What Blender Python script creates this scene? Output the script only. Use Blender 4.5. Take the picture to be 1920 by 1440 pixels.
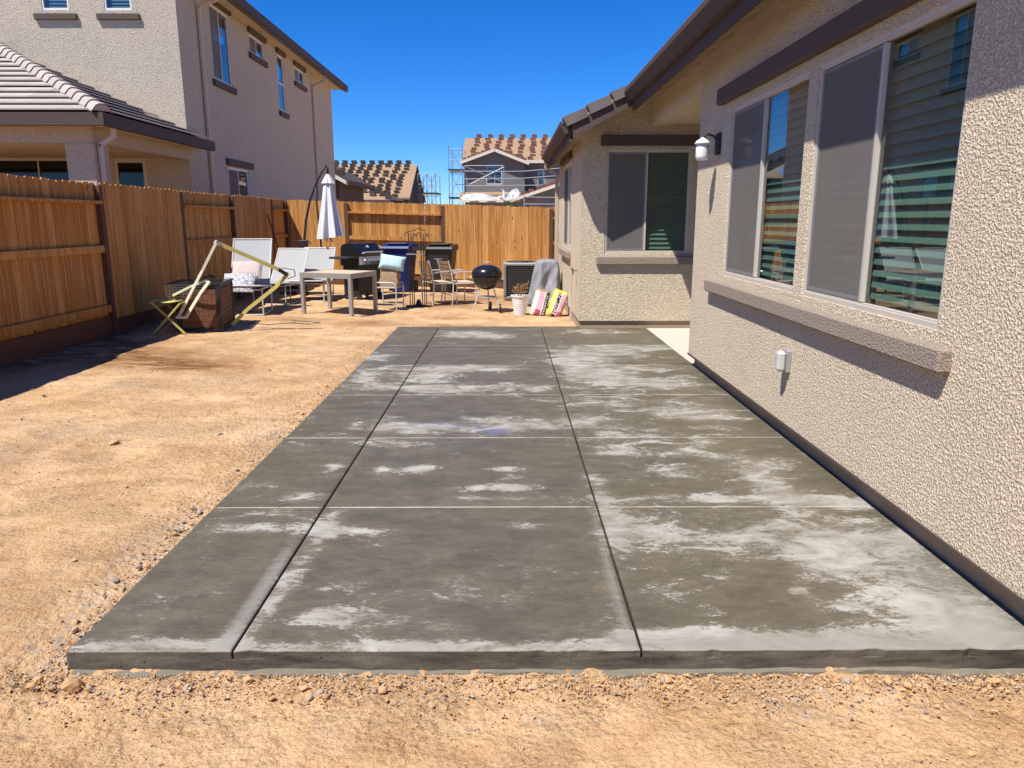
import bpy, math, random
import numpy as np
from mathutils import Vector, Matrix
random.seed(7)
RNG = np.random.default_rng(11)
for _o in list(bpy.data.objects):
    bpy.data.objects.remove(_o)
scene = bpy.context.scene
COL = scene.collection

# ---------------------------------------------------------------- camera
cam_d = bpy.data.cameras.new('camera')
cam = bpy.data.objects.new('camera', cam_d)
COL.objects.link(cam)
cam.location = (0, 0, 1.69)
cam.rotation_euler = (math.radians(90) - math.atan(308 / 1400), 0, -math.atan(8 / 1400))
cam_d.sensor_width = 36
cam_d.lens = 36 * 1400 / 1920
cam_d.clip_start = 0.05
cam_d.clip_end = 2000
scene.camera = cam

# ---------------------------------------------------------------- sky and sun
SUN = Vector((-0.42, -0.42, 1.0)).normalized()
world = bpy.data.worlds.new('World')
scene.world = world
world.use_nodes = True
wn = world.node_tree
sky = wn.nodes.new('ShaderNodeTexSky')
sky.sky_type = 'NISHITA'
sky.sun_disc = False
sky.sun_elevation = math.asin(SUN.z)
sky.sun_rotation = math.atan2(SUN.x, SUN.y) % (2 * math.pi)
sky.altitude = 2500
sky.air_density = 1.0
sky.dust_density = 0.0
sky.ozone_density = 6.0
hs = wn.nodes.new('ShaderNodeHueSaturation')
hs.inputs['Saturation'].default_value = 1.3
wn.links.new(sky.outputs[0], hs.inputs['Color'])
tint = wn.nodes.new('ShaderNodeMix')
tint.data_type = 'RGBA'
tint.blend_type = 'MULTIPLY'
tint.inputs[0].default_value = 1.0
tint.inputs[7].default_value = (0.78, 1.0, 1.3, 1)
wn.links.new(hs.outputs[0], tint.inputs[6])
wn.links.new(tint.outputs[2], wn.nodes['Background'].inputs[0])
wn.nodes['Background'].inputs[1].default_value = 0.088
sl = bpy.data.lights.new('sun', 'SUN')
sl.energy = 5.0
sl.angle = math.radians(0.5)
sl.color = (1.0, 0.95, 0.86)
sun = bpy.data.objects.new('sun', sl)
COL.objects.link(sun)
sun.rotation_euler = SUN.to_track_quat('Z', 'Y').to_euler()
sun.location = (-20, -20, 60)
scene.view_settings.view_transform = 'Standard'
scene.view_settings.look = 'None'
scene.view_settings.exposure = 0.55
scene.view_settings.gamma = 1.0
scene.view_settings.use_curve_mapping = False

# ---------------------------------------------------------------- mesh helpers
class MB:
    """Collects shapes; build() links them as one mesh object."""
    def __init__(s):
        s.v = []; s.f = []; s.m = []
    def add(s, vs, fs, mi=0):
        o = len(s.v)
        s.v += [tuple(p) for p in vs]
        s.f += [tuple(i + o for i in f) for f in fs]
        s.m += [mi] * len(fs)
        return s
    def box(s, x0, x1, y0, y1, z0, z1, mi=0):
        return s.add([(x0,y0,z0),(x1,y0,z0),(x1,y1,z0),(x0,y1,z0),(x0,y0,z1),(x1,y0,z1),(x1,y1,z1),(x0,y1,z1)],
                     [(0,3,2,1),(4,5,6,7),(0,1,5,4),(1,2,6,5),(2,3,7,6),(3,0,4,7)], mi)
    def bev(s, x0, x1, y0, y1, z0, z1, b, mi=0):
        # box with chamfered edges
        X=(x0,x1);Y=(y0,y1);Z=(z0,z1)
        vs=[];idx={}
        for i in (0,1):
            for j in (0,1):
                for k in (0,1):
                    sx=b if i==0 else -b; sy=b if j==0 else -b; sz=b if k==0 else -b
                    idx[(i,j,k)]=len(vs)
                    vs+= [(X[i],Y[j]+sy,Z[k]+sz),(X[i]+sx,Y[j],Z[k]+sz),(X[i]+sx,Y[j]+sy,Z[k])]
        fs=[]
        def P(i,j,k,a): return idx[(i,j,k)]+a
        def face(ps):
            fs.append(ps)
        for i in (0,1): face([P(i,0,0,0),P(i,1,0,0),P(i,1,1,0),P(i,0,1,0)])
        for j in (0,1): face([P(0,j,0,1),P(1,j,0,1),P(1,j,1,1),P(0,j,1,1)])
        for k in (0,1): face([P(0,0,k,2),P(1,0,k,2),P(1,1,k,2),P(0,1,k,2)])
        for i in (0,1):
            for j in (0,1): face([P(i,j,0,0),P(i,j,1,0),P(i,j,1,1),P(i,j,0,1)])
            for k in (0,1): face([P(i,0,k,0),P(i,1,k,0),P(i,1,k,2),P(i,0,k,2)])
        for j in (0,1):
            for k in (0,1): face([P(0,j,k,1),P(1,j,k,1),P(1,j,k,2),P(0,j,k,2)])
        for key,o in idx.items(): fs.append((o,o+1,o+2))
        c=Vector(((x0+x1)/2,(y0+y1)/2,(z0+z1)/2))
        out=[]
        for f in fs:
            ps=[Vector(vs[q]) for q in f]
            n=(ps[1]-ps[0]).cross(ps[2]-ps[0])
            m=sum(ps,Vector())/len(ps)-c
            out.append(tuple(f) if n.dot(m)>0 else tuple(reversed(f)))
        return s.add(vs,out,mi)
    def obox(s, p, q, w, h, up=(0,0,1), mi=0):
        """Bar from p to q, w wide sideways, h tall along up."""
        p=Vector(p);q=Vector(q);d=(q-p).normalized();u=Vector(up)
        r=d.cross(u)
        if r.length<1e-4: r=d.cross(Vector((0,1,0)))
        r.normalize();u=r.cross(d).normalized()
        vs=[]
        for e in (p,q):
            for a,b in ((-1,-1),(1,-1),(1,1),(-1,1)): vs.append(e+r*(a*w/2)+u*(b*h/2))
        return s.add(vs,[(0,1,2,3),(7,6,5,4),(0,4,5,1),(1,5,6,2),(2,6,7,3),(3,7,4,0)],mi)
    def tube(s, pts, r, n=8, mi=0, closed=False, cap=True):
        pts=[Vector(p) for p in pts]
        rs=r if isinstance(r,(list,tuple)) else [r]*len(pts)
        o=len(s.v);N=len(pts);vs=[];prev=None
        for i,p in enumerate(pts):
            a=pts[i-1] if i>0 else (pts[-1] if closed else p)
            b=pts[(i+1)%N] if (i<N-1 or closed) else p
            d=(b-a).normalized()
            if prev is None:
                ref=Vector((0,0,1)) if abs(d.z)<.9 else Vector((1,0,0))
                u=d.cross(ref).normalized()
            else:
                u=(prev-d*prev.dot(d)).normalized()
            prev=u;w=d.cross(u)
            for k in range(n):
                t=2*math.pi*k/n
                vs.append(p+(u*math.cos(t)+w*math.sin(t))*rs[i])
        fs=[]
        M_=N if closed else N-1
        for i in range(M_):
            for k in range(n):
                a=i*n+k;b=i*n+(k+1)%n;c=((i+1)%N)*n+(k+1)%n;d=((i+1)%N)*n+k
                fs.append((a,b,c,d))
        if not closed and cap:
            fs.append(tuple(reversed(range(n))));fs.append(tuple((N-1)*n+k for k in range(n)))
        return s.add(vs,fs,mi)
    def lathe(s, prof, n=24, c=(0,0,0), mi=0, cap=True):
        vs=[];fs=[]
        for r,z in prof:
            for k in range(n):
                t=2*math.pi*k/n
                vs.append((c[0]+r*math.cos(t),c[1]+r*math.sin(t),c[2]+z))
        for i in range(len(prof)-1):
            for k in range(n):
                fs.append((i*n+k,i*n+(k+1)%n,(i+1)*n+(k+1)%n,(i+1)*n+k))
        if cap:
            fs.append(tuple(reversed(range(n))));fs.append(tuple((len(prof)-1)*n+k for k in range(n)))
        return s.add(vs,fs,mi)
    def prism(s, poly, ext, mi=0):
        """poly: list of 3d points, ext: extrusion vector."""
        n=len(poly);e=Vector(ext)
        vs=[Vector(p) for p in poly]+[Vector(p)+e for p in poly]
        fs=[tuple(range(n)),tuple(reversed(range(n,2*n)))]
        for i in range(n):
            j=(i+1)%n
            fs.append((i,i+n,j+n,j))
        return s.add(vs,fs,mi)
    def mesh(s, name, mats, smooth=False, fix=True):
        me=bpy.data.meshes.new(name)
        me.from_pydata([tuple(v) for v in s.v],[],s.f)
        if not isinstance(mats,(list,tuple)): mats=[mats]
        for m in mats: me.materials.append(m)
        if any(s.m): me.polygons.foreach_set('material_index',s.m)
        if smooth: me.polygons.foreach_set('use_smooth',[True]*len(s.f))
        if fix:
            import bmesh
            bm=bmesh.new();bm.from_mesh(me);bmesh.ops.recalc_face_normals(bm,faces=bm.faces);bm.to_mesh(me);bm.free()
        me.update()
        return me
    def build(s, name, mats, parent=None, smooth=False, fix=True, world=False):
        return link(name, s.mesh(name,mats,smooth,fix), parent, world=world)

def link(name, me, parent=None, loc=None, rot=None, world=False):
    o=bpy.data.objects.new(name,me)
    COL.objects.link(o)
    if parent is not None:
        o.parent=parent
        if world: o.matrix_parent_inverse=Matrix.Translation(-Vector(parent.location))
    if loc is not None: o.location=loc
    if rot is not None: o.rotation_euler=rot
    return o
def tag(o, label, cat, group=None, kind=None):
    if label: o['label']=label
    if cat: o['category']=cat
    if group: o['group']=group
    if kind: o['kind']=kind
    return o
def thing(name, label, cat, loc=(0,0,0), rz=0, group=None):
    o=bpy.data.objects.new(name,None)
    o.empty_display_size=.2
    COL.objects.link(o)
    o.location=loc;o.rotation_euler=(0,0,rz)
    return tag(o,label,cat,group)
def copy_tree(o, loc, rz, label=None):
    c=o.copy();COL.objects.link(c);c.location=loc;c.rotation_euler=(0,0,rz)
    if label: c['label']=label
    for ch in list(o.children):
        d=ch.copy();COL.objects.link(d);d.parent=c
        for g in list(ch.children):
            e=g.copy();COL.objects.link(e);e.parent=d
    return c
def struct(o): o['kind']='structure'; return o

# ---------------------------------------------------------------- numpy noise
def vnoise(x, y, seed=0):
    xi=np.floor(x).astype(np.int64);yi=np.floor(y).astype(np.int64)
    fx=x-xi;fy=y-yi;fx=fx*fx*(3-2*fx);fy=fy*fy*(3-2*fy)
    def h(a,b):
        n=(a*374761393+b*668265263+seed*974711)&0x7fffffff
        n=((n^(n>>13))*1274126177)&0x7fffffff
        return ((n^(n>>16))&0xffff)/65535.0
    return (h(xi,yi)*(1-fx)+h(xi+1,yi)*fx)*(1-fy)+(h(xi,yi+1)*(1-fx)+h(xi+1,yi+1)*fx)*fy
def fbm(x, y, o=4, seed=0):
    r=0;a=.5
    for i in range(o):
        r=r+a*(vnoise(x,y,seed+i)-.5);x=x*2.03+17;y=y*2.03+5;a*=.5
    return r
def sst(a,b,t):
    t=np.clip((t-a)/(b-a),0,1);return t*t*(3-2*t)
SX0,SX1,SY0,SY1,SZ=-1.68,2.101,2.56,11.39,.09
def ground_z(x,y):
    x=np.asarray(x,float);y=np.asarray(y,float)
    base=np.clip(.068-.025*(x+1.7),-.02,.17)
    f=sst(3.0,2.35,y)*sst(-2.3,-1.6,x)
    base=base*(1-f)+(-.004)*f
    return base
def gz(x,y): return float(ground_z(x,y))

# ---------------------------------------------------------------- materials
def new_mat(name):
    m=bpy.data.materials.new(name);m.use_nodes=True
    nt=m.node_tree
    return m,nt,nt.nodes['Principled BSDF']
def nd(nt,t,ins=None,**kw):
    n=nt.nodes.new(t)
    for k,v in kw.items(): setattr(n,k,v)
    for k,v in (ins or {}).items():
        if hasattr(v,'is_output') or isinstance(v,bpy.types.NodeSocket): nt.links.new(v,n.inputs[k])
        else: n.inputs[k].default_value=v
    return n
def C4(c): return (c[0],c[1],c[2],1)
def objc(nt,geo=False):
    return nt.nodes.new('ShaderNodeNewGeometry').outputs['Position'] if geo else nt.nodes.new('ShaderNodeTexCoord').outputs['Object']
def mapping(nt,vec,scale=(1,1,1),loc=(0,0,0)):
    return nd(nt,'ShaderNodeMapping',{'Vector':vec,'Scale':scale,'Location':loc}).outputs[0]
def noise(nt,vec,scale,detail=3,rough=.5,dist=0):
    return nd(nt,'ShaderNodeTexNoise',{'Vector':vec,'Scale':scale,'Detail':detail,'Roughness':rough,'Distortion':dist}).outputs['Fac']
def ramp(nt,fac,stops):
    r=nd(nt,'ShaderNodeValToRGB',{'Fac':fac})
    e=r.color_ramp.elements
    while len(e)<len(stops): e.new(.5)
    for i,(p,c) in enumerate(stops):
        e[i].position=p;e[i].color=C4(c) if isinstance(c,(tuple,list)) else (c,c,c,1)
    return r.outputs[0]
def mixc(nt,fac,a,b,mode='MIX'):
    n=nt.nodes.new('ShaderNodeMix');n.data_type='RGBA';n.blend_type=mode
    for sock,v in ((n.inputs[0],fac),(n.inputs[6],a),(n.inputs[7],b)):
        if isinstance(v,bpy.types.NodeSocket): nt.links.new(v,sock)
        else: sock.default_value=C4(v) if isinstance(v,(tuple,list)) else v
    return n.outputs[2]
def mth(nt,op,a,b=0,clamp=False):
    n=nt.nodes.new('ShaderNodeMath');n.operation=op;n.use_clamp=clamp
    for i,v in enumerate((a,b)):
        if isinstance(v,bpy.types.NodeSocket): nt.links.new(v,n.inputs[i])
        else: n.inputs[i].default_value=v
    return n.outputs[0]
def bump(nt,bs,h,strength=.5,dist=.01):
    b=nd(nt,'ShaderNodeBump',{'Height':h,'Strength':strength,'Distance':dist})
    nt.links.new(b.outputs[0],bs.inputs['Normal'])
def setc(nt,bs,c):
    if isinstance(c,bpy.types.NodeSocket): nt.links.new(c,bs.inputs['Base Color'])
    else: bs.inputs['Base Color'].default_value=C4(c)
def simple(name,col,rough=.6,metal=0,var=.12,scale=8,bstr=.15,bscale=60,spec=.5,geo=False):
    m,nt,bs=new_mat(name)
    v=objc(nt,geo)
    n=noise(nt,v,scale,4,.6)
    c=mixc(nt,n,[k*(1-var) for k in col],[min(1,k*(1+var)) for k in col])
    setc(nt,bs,c)
    bs.inputs['Roughness'].default_value=rough
    bs.inputs['Metallic'].default_value=metal
    bs.inputs['Specular IOR Level'].default_value=spec
    if bstr: bump(nt,bs,noise(nt,v,bscale,3,.6),bstr,.004)
    return m
def stucco(name,col,scale=55,strength=1.0,dist=.012,var=.1):
    m,nt,bs=new_mat(name)
    v=objc(nt,True)
    a=noise(nt,v,scale,2.5,.6,.15)
    c2=noise(nt,v,scale*.33,2,.5)
    h=mth(nt,'ADD',ramp(nt,a,[(.38,0.),(.47,.55),(.62,1.)]),mth(nt,'MULTIPLY',c2,.5))
    big=noise(nt,v,1.3,3,.6)
    c=mixc(nt,big,[k*(1-var) for k in col],[k*(1+var) for k in col])
    c=mixc(nt,mth(nt,'MULTIPLY',ramp(nt,a,[(.35,1.),(.45,0.)]),.55),c,[k*.5 for k in col])  # crevice shade painted into the colour to deepen the pits
    c=mixc(nt,mth(nt,'MULTIPLY',ramp(nt,a,[(.5,0.),(.68,1.)]),.4),c,[min(1,k*1.22) for k in col])
    setc(nt,bs,c)
    bs.inputs['Roughness'].default_value=.92
    bs.inputs['Specular IOR Level'].default_value=.15
    bump(nt,bs,h,strength,dist)
    return m
M_={}
M_['stucco']=stucco('stucco_tan',(.79,.665,.495),72,1.0,.014)
M_['stucco_far']=stucco('stucco_greige',(.52,.455,.365),55,.7,.014)
M_['stucco_smooth']=stucco('stucco_smooth_tan',(.6,.5,.37),70,.45,.006)
M_['trim']=simple('trim_brown',(.088,.06,.05),.85,var=.1,bstr=.3,bscale=40)
M_['sill']=stucco('sill_stucco',(.33,.27,.22),80,.8,.008)
M_['gutter']=simple('gutter_brown',(.085,.062,.055),.7,var=.06,bstr=.05,spec=.2)
M_['eave']=simple('eave_cream',(.5,.4,.28),.8,var=.08,bstr=.2,bscale=30)
M_['frame']=simple('window_vinyl',(.52,.47,.41),.45,var=.04,bstr=0)
M_['white_frame']=simple('window_vinyl_white',(.7,.69,.66),.45,var=.04,bstr=0)
M_['tile_dark']=simple('roof_tile_grey',(.17,.135,.125),.85,var=.25,bstr=.4,bscale=30)
def mat_found():
    m,nt,bs=new_mat('foundation_concrete');v=objc(nt,True)
    c=mixc(nt,noise(nt,v,3,5,.6),(.3,.22,.14),(.42,.32,.205))
    setc(nt,bs,c);bs.inputs['Roughness'].default_value=.9;bump(nt,bs,noise(nt,v,60,4,.6),.4,.006);return m
M_['found']=mat_found()
def mat_tile():
    m,nt,bs=new_mat('roof_tile_tan');v=objc(nt,True)
    r=nd(nt,'ShaderNodeObjectInfo').outputs['Random']
    c=mixc(nt,r,(.37,.32,.28),(.47,.41,.36))
    c=mixc(nt,mth(nt,'MULTIPLY',noise(nt,v,9,5,.65),.5),c,(.31,.27,.24))
    setc(nt,bs,c);bs.inputs['Roughness'].default_value=.85;bump(nt,bs,noise(nt,v,50,4,.6),.3,.005);return m
M_['tile']=mat_tile()
def mat_wood():
    m,nt,bs=new_mat('cedar_board')
    tc=nt.nodes.new('ShaderNodeTexCoord').outputs['Object']
    r=nd(nt,'ShaderNodeObjectInfo').outputs['Random']
    off=nd(nt,'ShaderNodeCombineXYZ',{0:mth(nt,'MULTIPLY',r,37.),1:mth(nt,'MULTIPLY',r,11.),2:mth(nt,'MULTIPLY',r,53.)}).outputs[0]
    v=nd(nt,'ShaderNodeVectorMath',{0:tc,1:off},operation='ADD').outputs[0]
    g=noise(nt,mapping(nt,v,(38,38,1.1)),1.0,5,.62,.6)
    g2=noise(nt,mapping(nt,v,(12,12,.5)),1.0,3,.5,1.2)
    base=mixc(nt,r,(.43,.178,.034),(.65,.335,.098))
    c=mixc(nt,ramp(nt,g,[(.3,0.),(.58,1.)]),[.28,.105,.018],base)
    c=mixc(nt,mth(nt,'MULTIPLY',ramp(nt,g2,[(.5,0.),(.72,1.)]),.55),c,(.7,.43,.2))
    kn=nd(nt,'ShaderNodeTexVoronoi',{'Vector':mapping(nt,v,(7,7,2.4)),'Scale':1.0}).outputs['Distance']
    c=mixc(nt,ramp(nt,kn,[(.05,1.),(.13,0.)]),c,(.09,.035,.014))
    w=noise(nt,mapping(nt,tc,(3,3,1.3)),1.0,4,.6)
    c=mixc(nt,mth(nt,'MULTIPLY',ramp(nt,w,[(.5,0.),(.75,1.)]),.45),c,(.26,.12,.045))
    setc(nt,bs,c);bs.inputs['Roughness'].default_value=.8;bs.inputs['Specular IOR Level'].default_value=.25
    bump(nt,bs,g,.5,.003);return m
M_['wood']=mat_wood()
M_['kick']=simple('kickboard_treated',(.13,.05,.022),.85,var=.3,scale=4,bstr=.4,bscale=40)
M_['post']=simple('post_treated',(.11,.05,.025),.85,var=.25,scale=5,bstr=.3,bscale=40)
def mat_dirt():
    m,nt,bs=new_mat('dirt');v=objc(nt,True)
    wet_shade=nd(nt,'ShaderNodeAttribute',attribute_name='wet_shade').outputs['Fac']
    gray=nd(nt,'ShaderNodeAttribute',attribute_name='gray').outputs['Fac']
    grit=nd(nt,'ShaderNodeAttribute',attribute_name='grit').outputs['Fac']
    big=noise(nt,v,1.1,6,.62,.4);mid=noise(nt,v,6,5,.65);fine=noise(nt,v,75,4,.7)
    c=mixc(nt,ramp(nt,big,[(.34,0.),(.66,1.)]),(.54,.33,.165),(.74,.50,.285))
    c=mixc(nt,mth(nt,'MULTIPLY',ramp(nt,mid,[(.5,0.),(.75,1.)]),.6),c,(.68,.48,.3))
    c=mixc(nt,mth(nt,'MULTIPLY',ramp(nt,mid,[(.28,1.),(.46,0.)]),.5),c,(.36,.175,.068))
    rough_=ramp(nt,noise(nt,v,2.3,4,.62,.6),[(.40,.45),(.6,1.)])
    c=mixc(nt,mth(nt,'MULTIPLY',mth(nt,'MULTIPLY',ramp(nt,fine,[(.36,1.),(.5,0.)]),.75),rough_),c,(.3,.15,.065))
    streak=noise(nt,mapping(nt,v,(2.2,5.5,1)),1.6,5,.7,1.0)
    c=mixc(nt,mth(nt,'MULTIPLY',ramp(nt,streak,[(.52,0.),(.66,1.)]),.5),c,(.36,.215,.125))
    sp=nd(nt,'ShaderNodeTexVoronoi',{'Vector':v,'Scale':95.0}).outputs
    c=mixc(nt,mth(nt,'MULTIPLY',mth(nt,'MULTIPLY',ramp(nt,sp['Distance'],[(.1,1.),(.3,0.)]),.6),rough_),c,mixc(nt,sp['Color'],(.26,.13,.06),(.66,.47,.3)))
    pit=nd(nt,'ShaderNodeTexVoronoi',{'Vector':mapping(nt,v,(1,1.4,1)),'Scale':31.0}).outputs['Distance']
    c=mixc(nt,mth(nt,'MULTIPLY',mth(nt,'MULTIPLY',ramp(nt,pit,[(.05,1.),(.13,0.)]),.6),rough_),c,(.22,.1,.04))
    gm=mth(nt,'MULTIPLY',gray,ramp(nt,noise(nt,v,22,5,.78),[(.47,0.),(.6,1.)]))
    c=mixc(nt,mth(nt,'MULTIPLY',gm,.75),c,(.46,.39,.31))
    wm=mth(nt,'MULTIPLY',mth(nt,'MULTIPLY',wet_shade,ramp(nt,noise(nt,mapping(nt,v,(1,2.2,1)),3.2,4,.6,.5),[(.36,.3),(.55,1.)])),.92)
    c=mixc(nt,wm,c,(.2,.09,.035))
    setc(nt,bs,c)
    bs.inputs['Roughness'].default_value=.95;bs.inputs['Specular IOR Level'].default_value=.1
    lump=nd(nt,'ShaderNodeTexVoronoi',{'Vector':v,'Scale':38.0},feature='SMOOTH_F1').outputs['Distance']
    crumbs=mth(nt,'MULTIPLY',mth(nt,'SUBTRACT',.6,lump),mth(nt,'ADD',.25,grit))
    h=mth(nt,'ADD',mth(nt,'MULTIPLY',noise(nt,mapping(nt,v,(1,1.25,1)),16,6,.75),1.5),mth(nt,'ADD',mth(nt,'MULTIPLY',fine,.6),mth(nt,'MULTIPLY',crumbs,.8)))
    h=mth(nt,'MULTIPLY',h,mth(nt,'ADD',.3,mth(nt,'MULTIPLY',rough_,.75)))
    bump(nt,bs,h,1.0,.024);return m
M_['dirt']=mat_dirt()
def mat_conc():
    m,nt,bs=new_mat('patio_concrete');v=objc(nt,True)
    dry=nd(nt,'ShaderNodeAttribute',attribute_name='dry').outputs['Fac']
    dust=nd(nt,'ShaderNodeAttribute',attribute_name='dust').outputs['Fac']
    soft=nd(nt,'ShaderNodeAttribute',attribute_name='soft').outputs['Fac']
    blue=nd(nt,'ShaderNodeAttribute',attribute_name='chalk').outputs['Fac']
    vm=mapping(nt,v,(1.0,1.7,1.0))
    n1=noise(nt,vm,3.1,8,.68,.7)
    n2=noise(nt,mapping(nt,v,(1,2.4,1),(3,7,0)),24,6,.78,.6)
    fine=noise(nt,v,130,3,.7)
    s=mth(nt,'ADD',mth(nt,'MULTIPLY',n1,.5),mth(nt,'MULTIPLY',n2,.5))
    s=mth(nt,'ADD',s,mth(nt,'MULTIPLY',mth(nt,'SUBTRACT',fine,.5),.14))
    s=mth(nt,'ADD',mth(nt,'MULTIPLY',mth(nt,'SUBTRACT',s,.5),1.25),mth(nt,'ADD',.5,mth(nt,'MULTIPLY',dry,.185)))
    lowf=ramp(nt,noise(nt,mapping(nt,v,(1,1,1),(4,1,0)),1.4,2,.5),[(.42,0.),(.6,1.)])
    mask=mixc(nt,lowf,ramp(nt,s,[(.645,0.),(.675,1.)]),ramp(nt,s,[(.62,0.),(.71,1.)]))
    haze=ramp(nt,s,[(.46,0.),(.68,1.)])
    broom=noise(nt,mapping(nt,v,(1.2,95,1)),1.0,3,.6)
    cloud=noise(nt,mapping(nt,v,(1,1,1),(9,2,0)),.75,4,.55)
    wetc=mixc(nt,ramp(nt,cloud,[(.36,0.),(.64,1.)]),(.081,.068,.046),(.090,.071,.038))
    mot=noise(nt,mapping(nt,v,(1,1.8,1),(7,3,0)),4.5,5,.68,.4)
    wetc=mixc(nt,ramp(nt,mot,[(.36,.55),(.52,0.)]),wetc,(.045,.037,.024))
    wetc=mixc(nt,ramp(nt,mot,[(.52,0.),(.7,.5)]),wetc,(.15,.12,.078))
    wetc=mixc(nt,mth(nt,'MULTIPLY',broom,.4),wetc,(.15,.136,.107))
    wetc=mixc(nt,mth(nt,'MULTIPLY',haze,.25),wetc,(.25,.225,.18))
    dryc=mixc(nt,ramp(nt,n1,[(.4,0.),(.68,1.)]),(.2,.178,.145),(.44,.425,.395))
    c=mixc(nt,mth(nt,'MULTIPLY',mask,.8),wetc,dryc)
    sm=ramp(nt,mth(nt,'ADD',mth(nt,'MULTIPLY',soft,.8),mth(nt,'MULTIPLY',mth(nt,'SUBTRACT',mth(nt,'ADD',mth(nt,'MULTIPLY',fine,.7),mth(nt,'MULTIPLY',n2,.7)),.7),1.3)),[(.28,0.),(.8,1.)])
    c=mixc(nt,mth(nt,'MULTIPLY',sm,.8),c,(.235,.225,.2))
    dm=ramp(nt,mth(nt,'ADD',mth(nt,'MULTIPLY',dust,.6),mth(nt,'MULTIPLY',mth(nt,'SUBTRACT',n1,.5),1.3)),[(.3,0.),(.75,1.)])
    c=mixc(nt,mth(nt,'MULTIPLY',dm,.7),c,(.4,.37,.32))
    c=mixc(nt,mth(nt,'MULTIPLY',blue,.55),c,(.16,.16,.34))
    setc(nt,bs,c)
    rr=mixc(nt,mask,(.5,.5,.5),(.9,.9,.9))
    nt.links.new(rr,bs.inputs['Roughness']);bs.inputs['Specular IOR Level'].default_value=.35
    bump(nt,bs,mth(nt,'ADD',mth(nt,'MULTIPLY',broom,.6),mth(nt,'MULTIPLY',fine,.5)),.22,.003);return m
M_['conc']=mat_conc()
def mat_slabedge():
    m,nt,bs=new_mat('slab_edge_concrete');v=objc(nt,True)
    n=noise(nt,mapping(nt,v,(1.5,1,9)),2.2,6,.65)
    c=mixc(nt,ramp(nt,n,[(.35,0.),(.68,1.)]),(.042,.037,.028),(.16,.143,.11))
    pin=nd(nt,'ShaderNodeTexVoronoi',{'Vector':v,'Scale':22.0}).outputs['Distance']
    c=mixc(nt,ramp(nt,pin,[(.07,1.),(.12,0.)]),c,(.02,.018,.014))
    setc(nt,bs,c);bs.inputs['Roughness'].default_value=.7
    bump(nt,bs,mth(nt,'ADD',noise(nt,v,50,4,.6),ramp(nt,pin,[(.05,0.),(.12,.7)])),.5,.006);return m
M_['slabedge']=mat_slabedge()
M_['conc_old']=simple('porch_concrete',(.5,.46,.4),.9,var=.12,scale=5,bstr=.25,bscale=80)
M_['cement']=simple('cement_lip',(.16,.14,.11),.9,var=.3,scale=14,bstr=.6,bscale=40,geo=True)
def mat_rock():
    m,nt,bs=new_mat('rock');v=objc(nt,True)
    at=nd(nt,'ShaderNodeAttribute',attribute_name='tone').outputs['Fac']
    c=ramp(nt,at,[(0.,(.30,.15,.065)),(.25,(.47,.27,.127)),(.5,(.60,.40,.22)),(.68,(.42,.3,.2)),(.8,(.25,.23,.21)),(1.,(.50,.48,.45))])
    c=mixc(nt,mth(nt,'MULTIPLY',noise(nt,v,60,3,.7),.5),c,(.5,.31,.16))
    setc(nt,bs,c);bs.inputs['Roughness'].default_value=.95;bs.inputs['Specular IOR Level'].default_value=.1
    bump(nt,bs,noise(nt,v,120,3,.7),.7,.004);return m
M_['rock']=mat_rock()
def mat_glass(name,tint,f0=.07):
    m,nt,bs=new_mat(name);nt.nodes.remove(bs)
    out=[n for n in nt.nodes if n.type=='OUTPUT_MATERIAL'][0]
    tr=nd(nt,'ShaderNodeBsdfTransparent',{'Color':C4(tint)})
    gl=nd(nt,'ShaderNodeBsdfGlossy',{'Color':(1,1,1,1),'Roughness':.0})
    ge=nt.nodes.new('ShaderNodeNewGeometry')
    dt=nd(nt,'ShaderNodeVectorMath',{0:ge.outputs['Incoming'],1:ge.outputs['True Normal']},operation='DOT_PRODUCT').outputs['Value']
    k=mth(nt,'POWER',mth(nt,'SUBTRACT',1.,mth(nt,'ABSOLUTE',dt),True),4.2)
    fr=mth(nt,'ADD',f0,mth(nt,'MULTIPLY',k,1-f0),True)
    w=noise(nt,objc(nt,True),1.5,2,.5)
    b=nd(nt,'ShaderNodeBump',{'Height':w,'Strength':.05,'Distance':.01});nt.links.new(b.outputs[0],gl.inputs['Normal'])
    mx=nd(nt,'ShaderNodeMixShader',{0:fr,1:tr.outputs[0],2:gl.outputs[0]})
    nt.links.new(mx.outputs[0],out.inputs[0]);return m
M_['glass']=mat_glass('window_glass',(.6,.8,.74),.12)
M_['glass_dark']=mat_glass('window_glass_dark',(.5,.6,.63),.14)
def mat_screen():
    m,nt,bs=new_mat('insect_screen');nt.nodes.remove(bs)
    out=[n for n in nt.nodes if n.type=='OUTPUT_MATERIAL'][0]
    tr=nd(nt,'ShaderNodeBsdfTransparent');df=nd(nt,'ShaderNodeBsdfDiffuse',{'Color':(.2,.185,.165,1)})
    f=mth(nt,'ADD',.68,mth(nt,'MULTIPLY',noise(nt,objc(nt,True),3,3,.6),.15))
    mx=nd(nt,'ShaderNodeMixShader',{0:f,1:tr.outputs[0],2:df.outputs[0]})
    nt.links.new(mx.outputs[0],out.inputs[0]);return m
M_['screen']=mat_screen()
M_['glass_low']=mat_glass('window_glass_low_reflect',(.3,.34,.36),.035)  # darker glass copy, reflectance lowered to dim the mirrored sky
M_['interior']=simple('room_wall',(.3,.27,.23),.9,var=.05,bstr=0)
M_['blind']=simple('blind_slat_vinyl',(.2,.235,.2),.55,var=.04,bstr=0)
M_['metal_grey']=simple('aluminium_grey',(.36,.35,.34),.45,.35,var=.05,bstr=0)
M_['metal_light']=simple('aluminium_light',(.6,.59,.57),.4,.3,var=.05,bstr=0)
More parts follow.
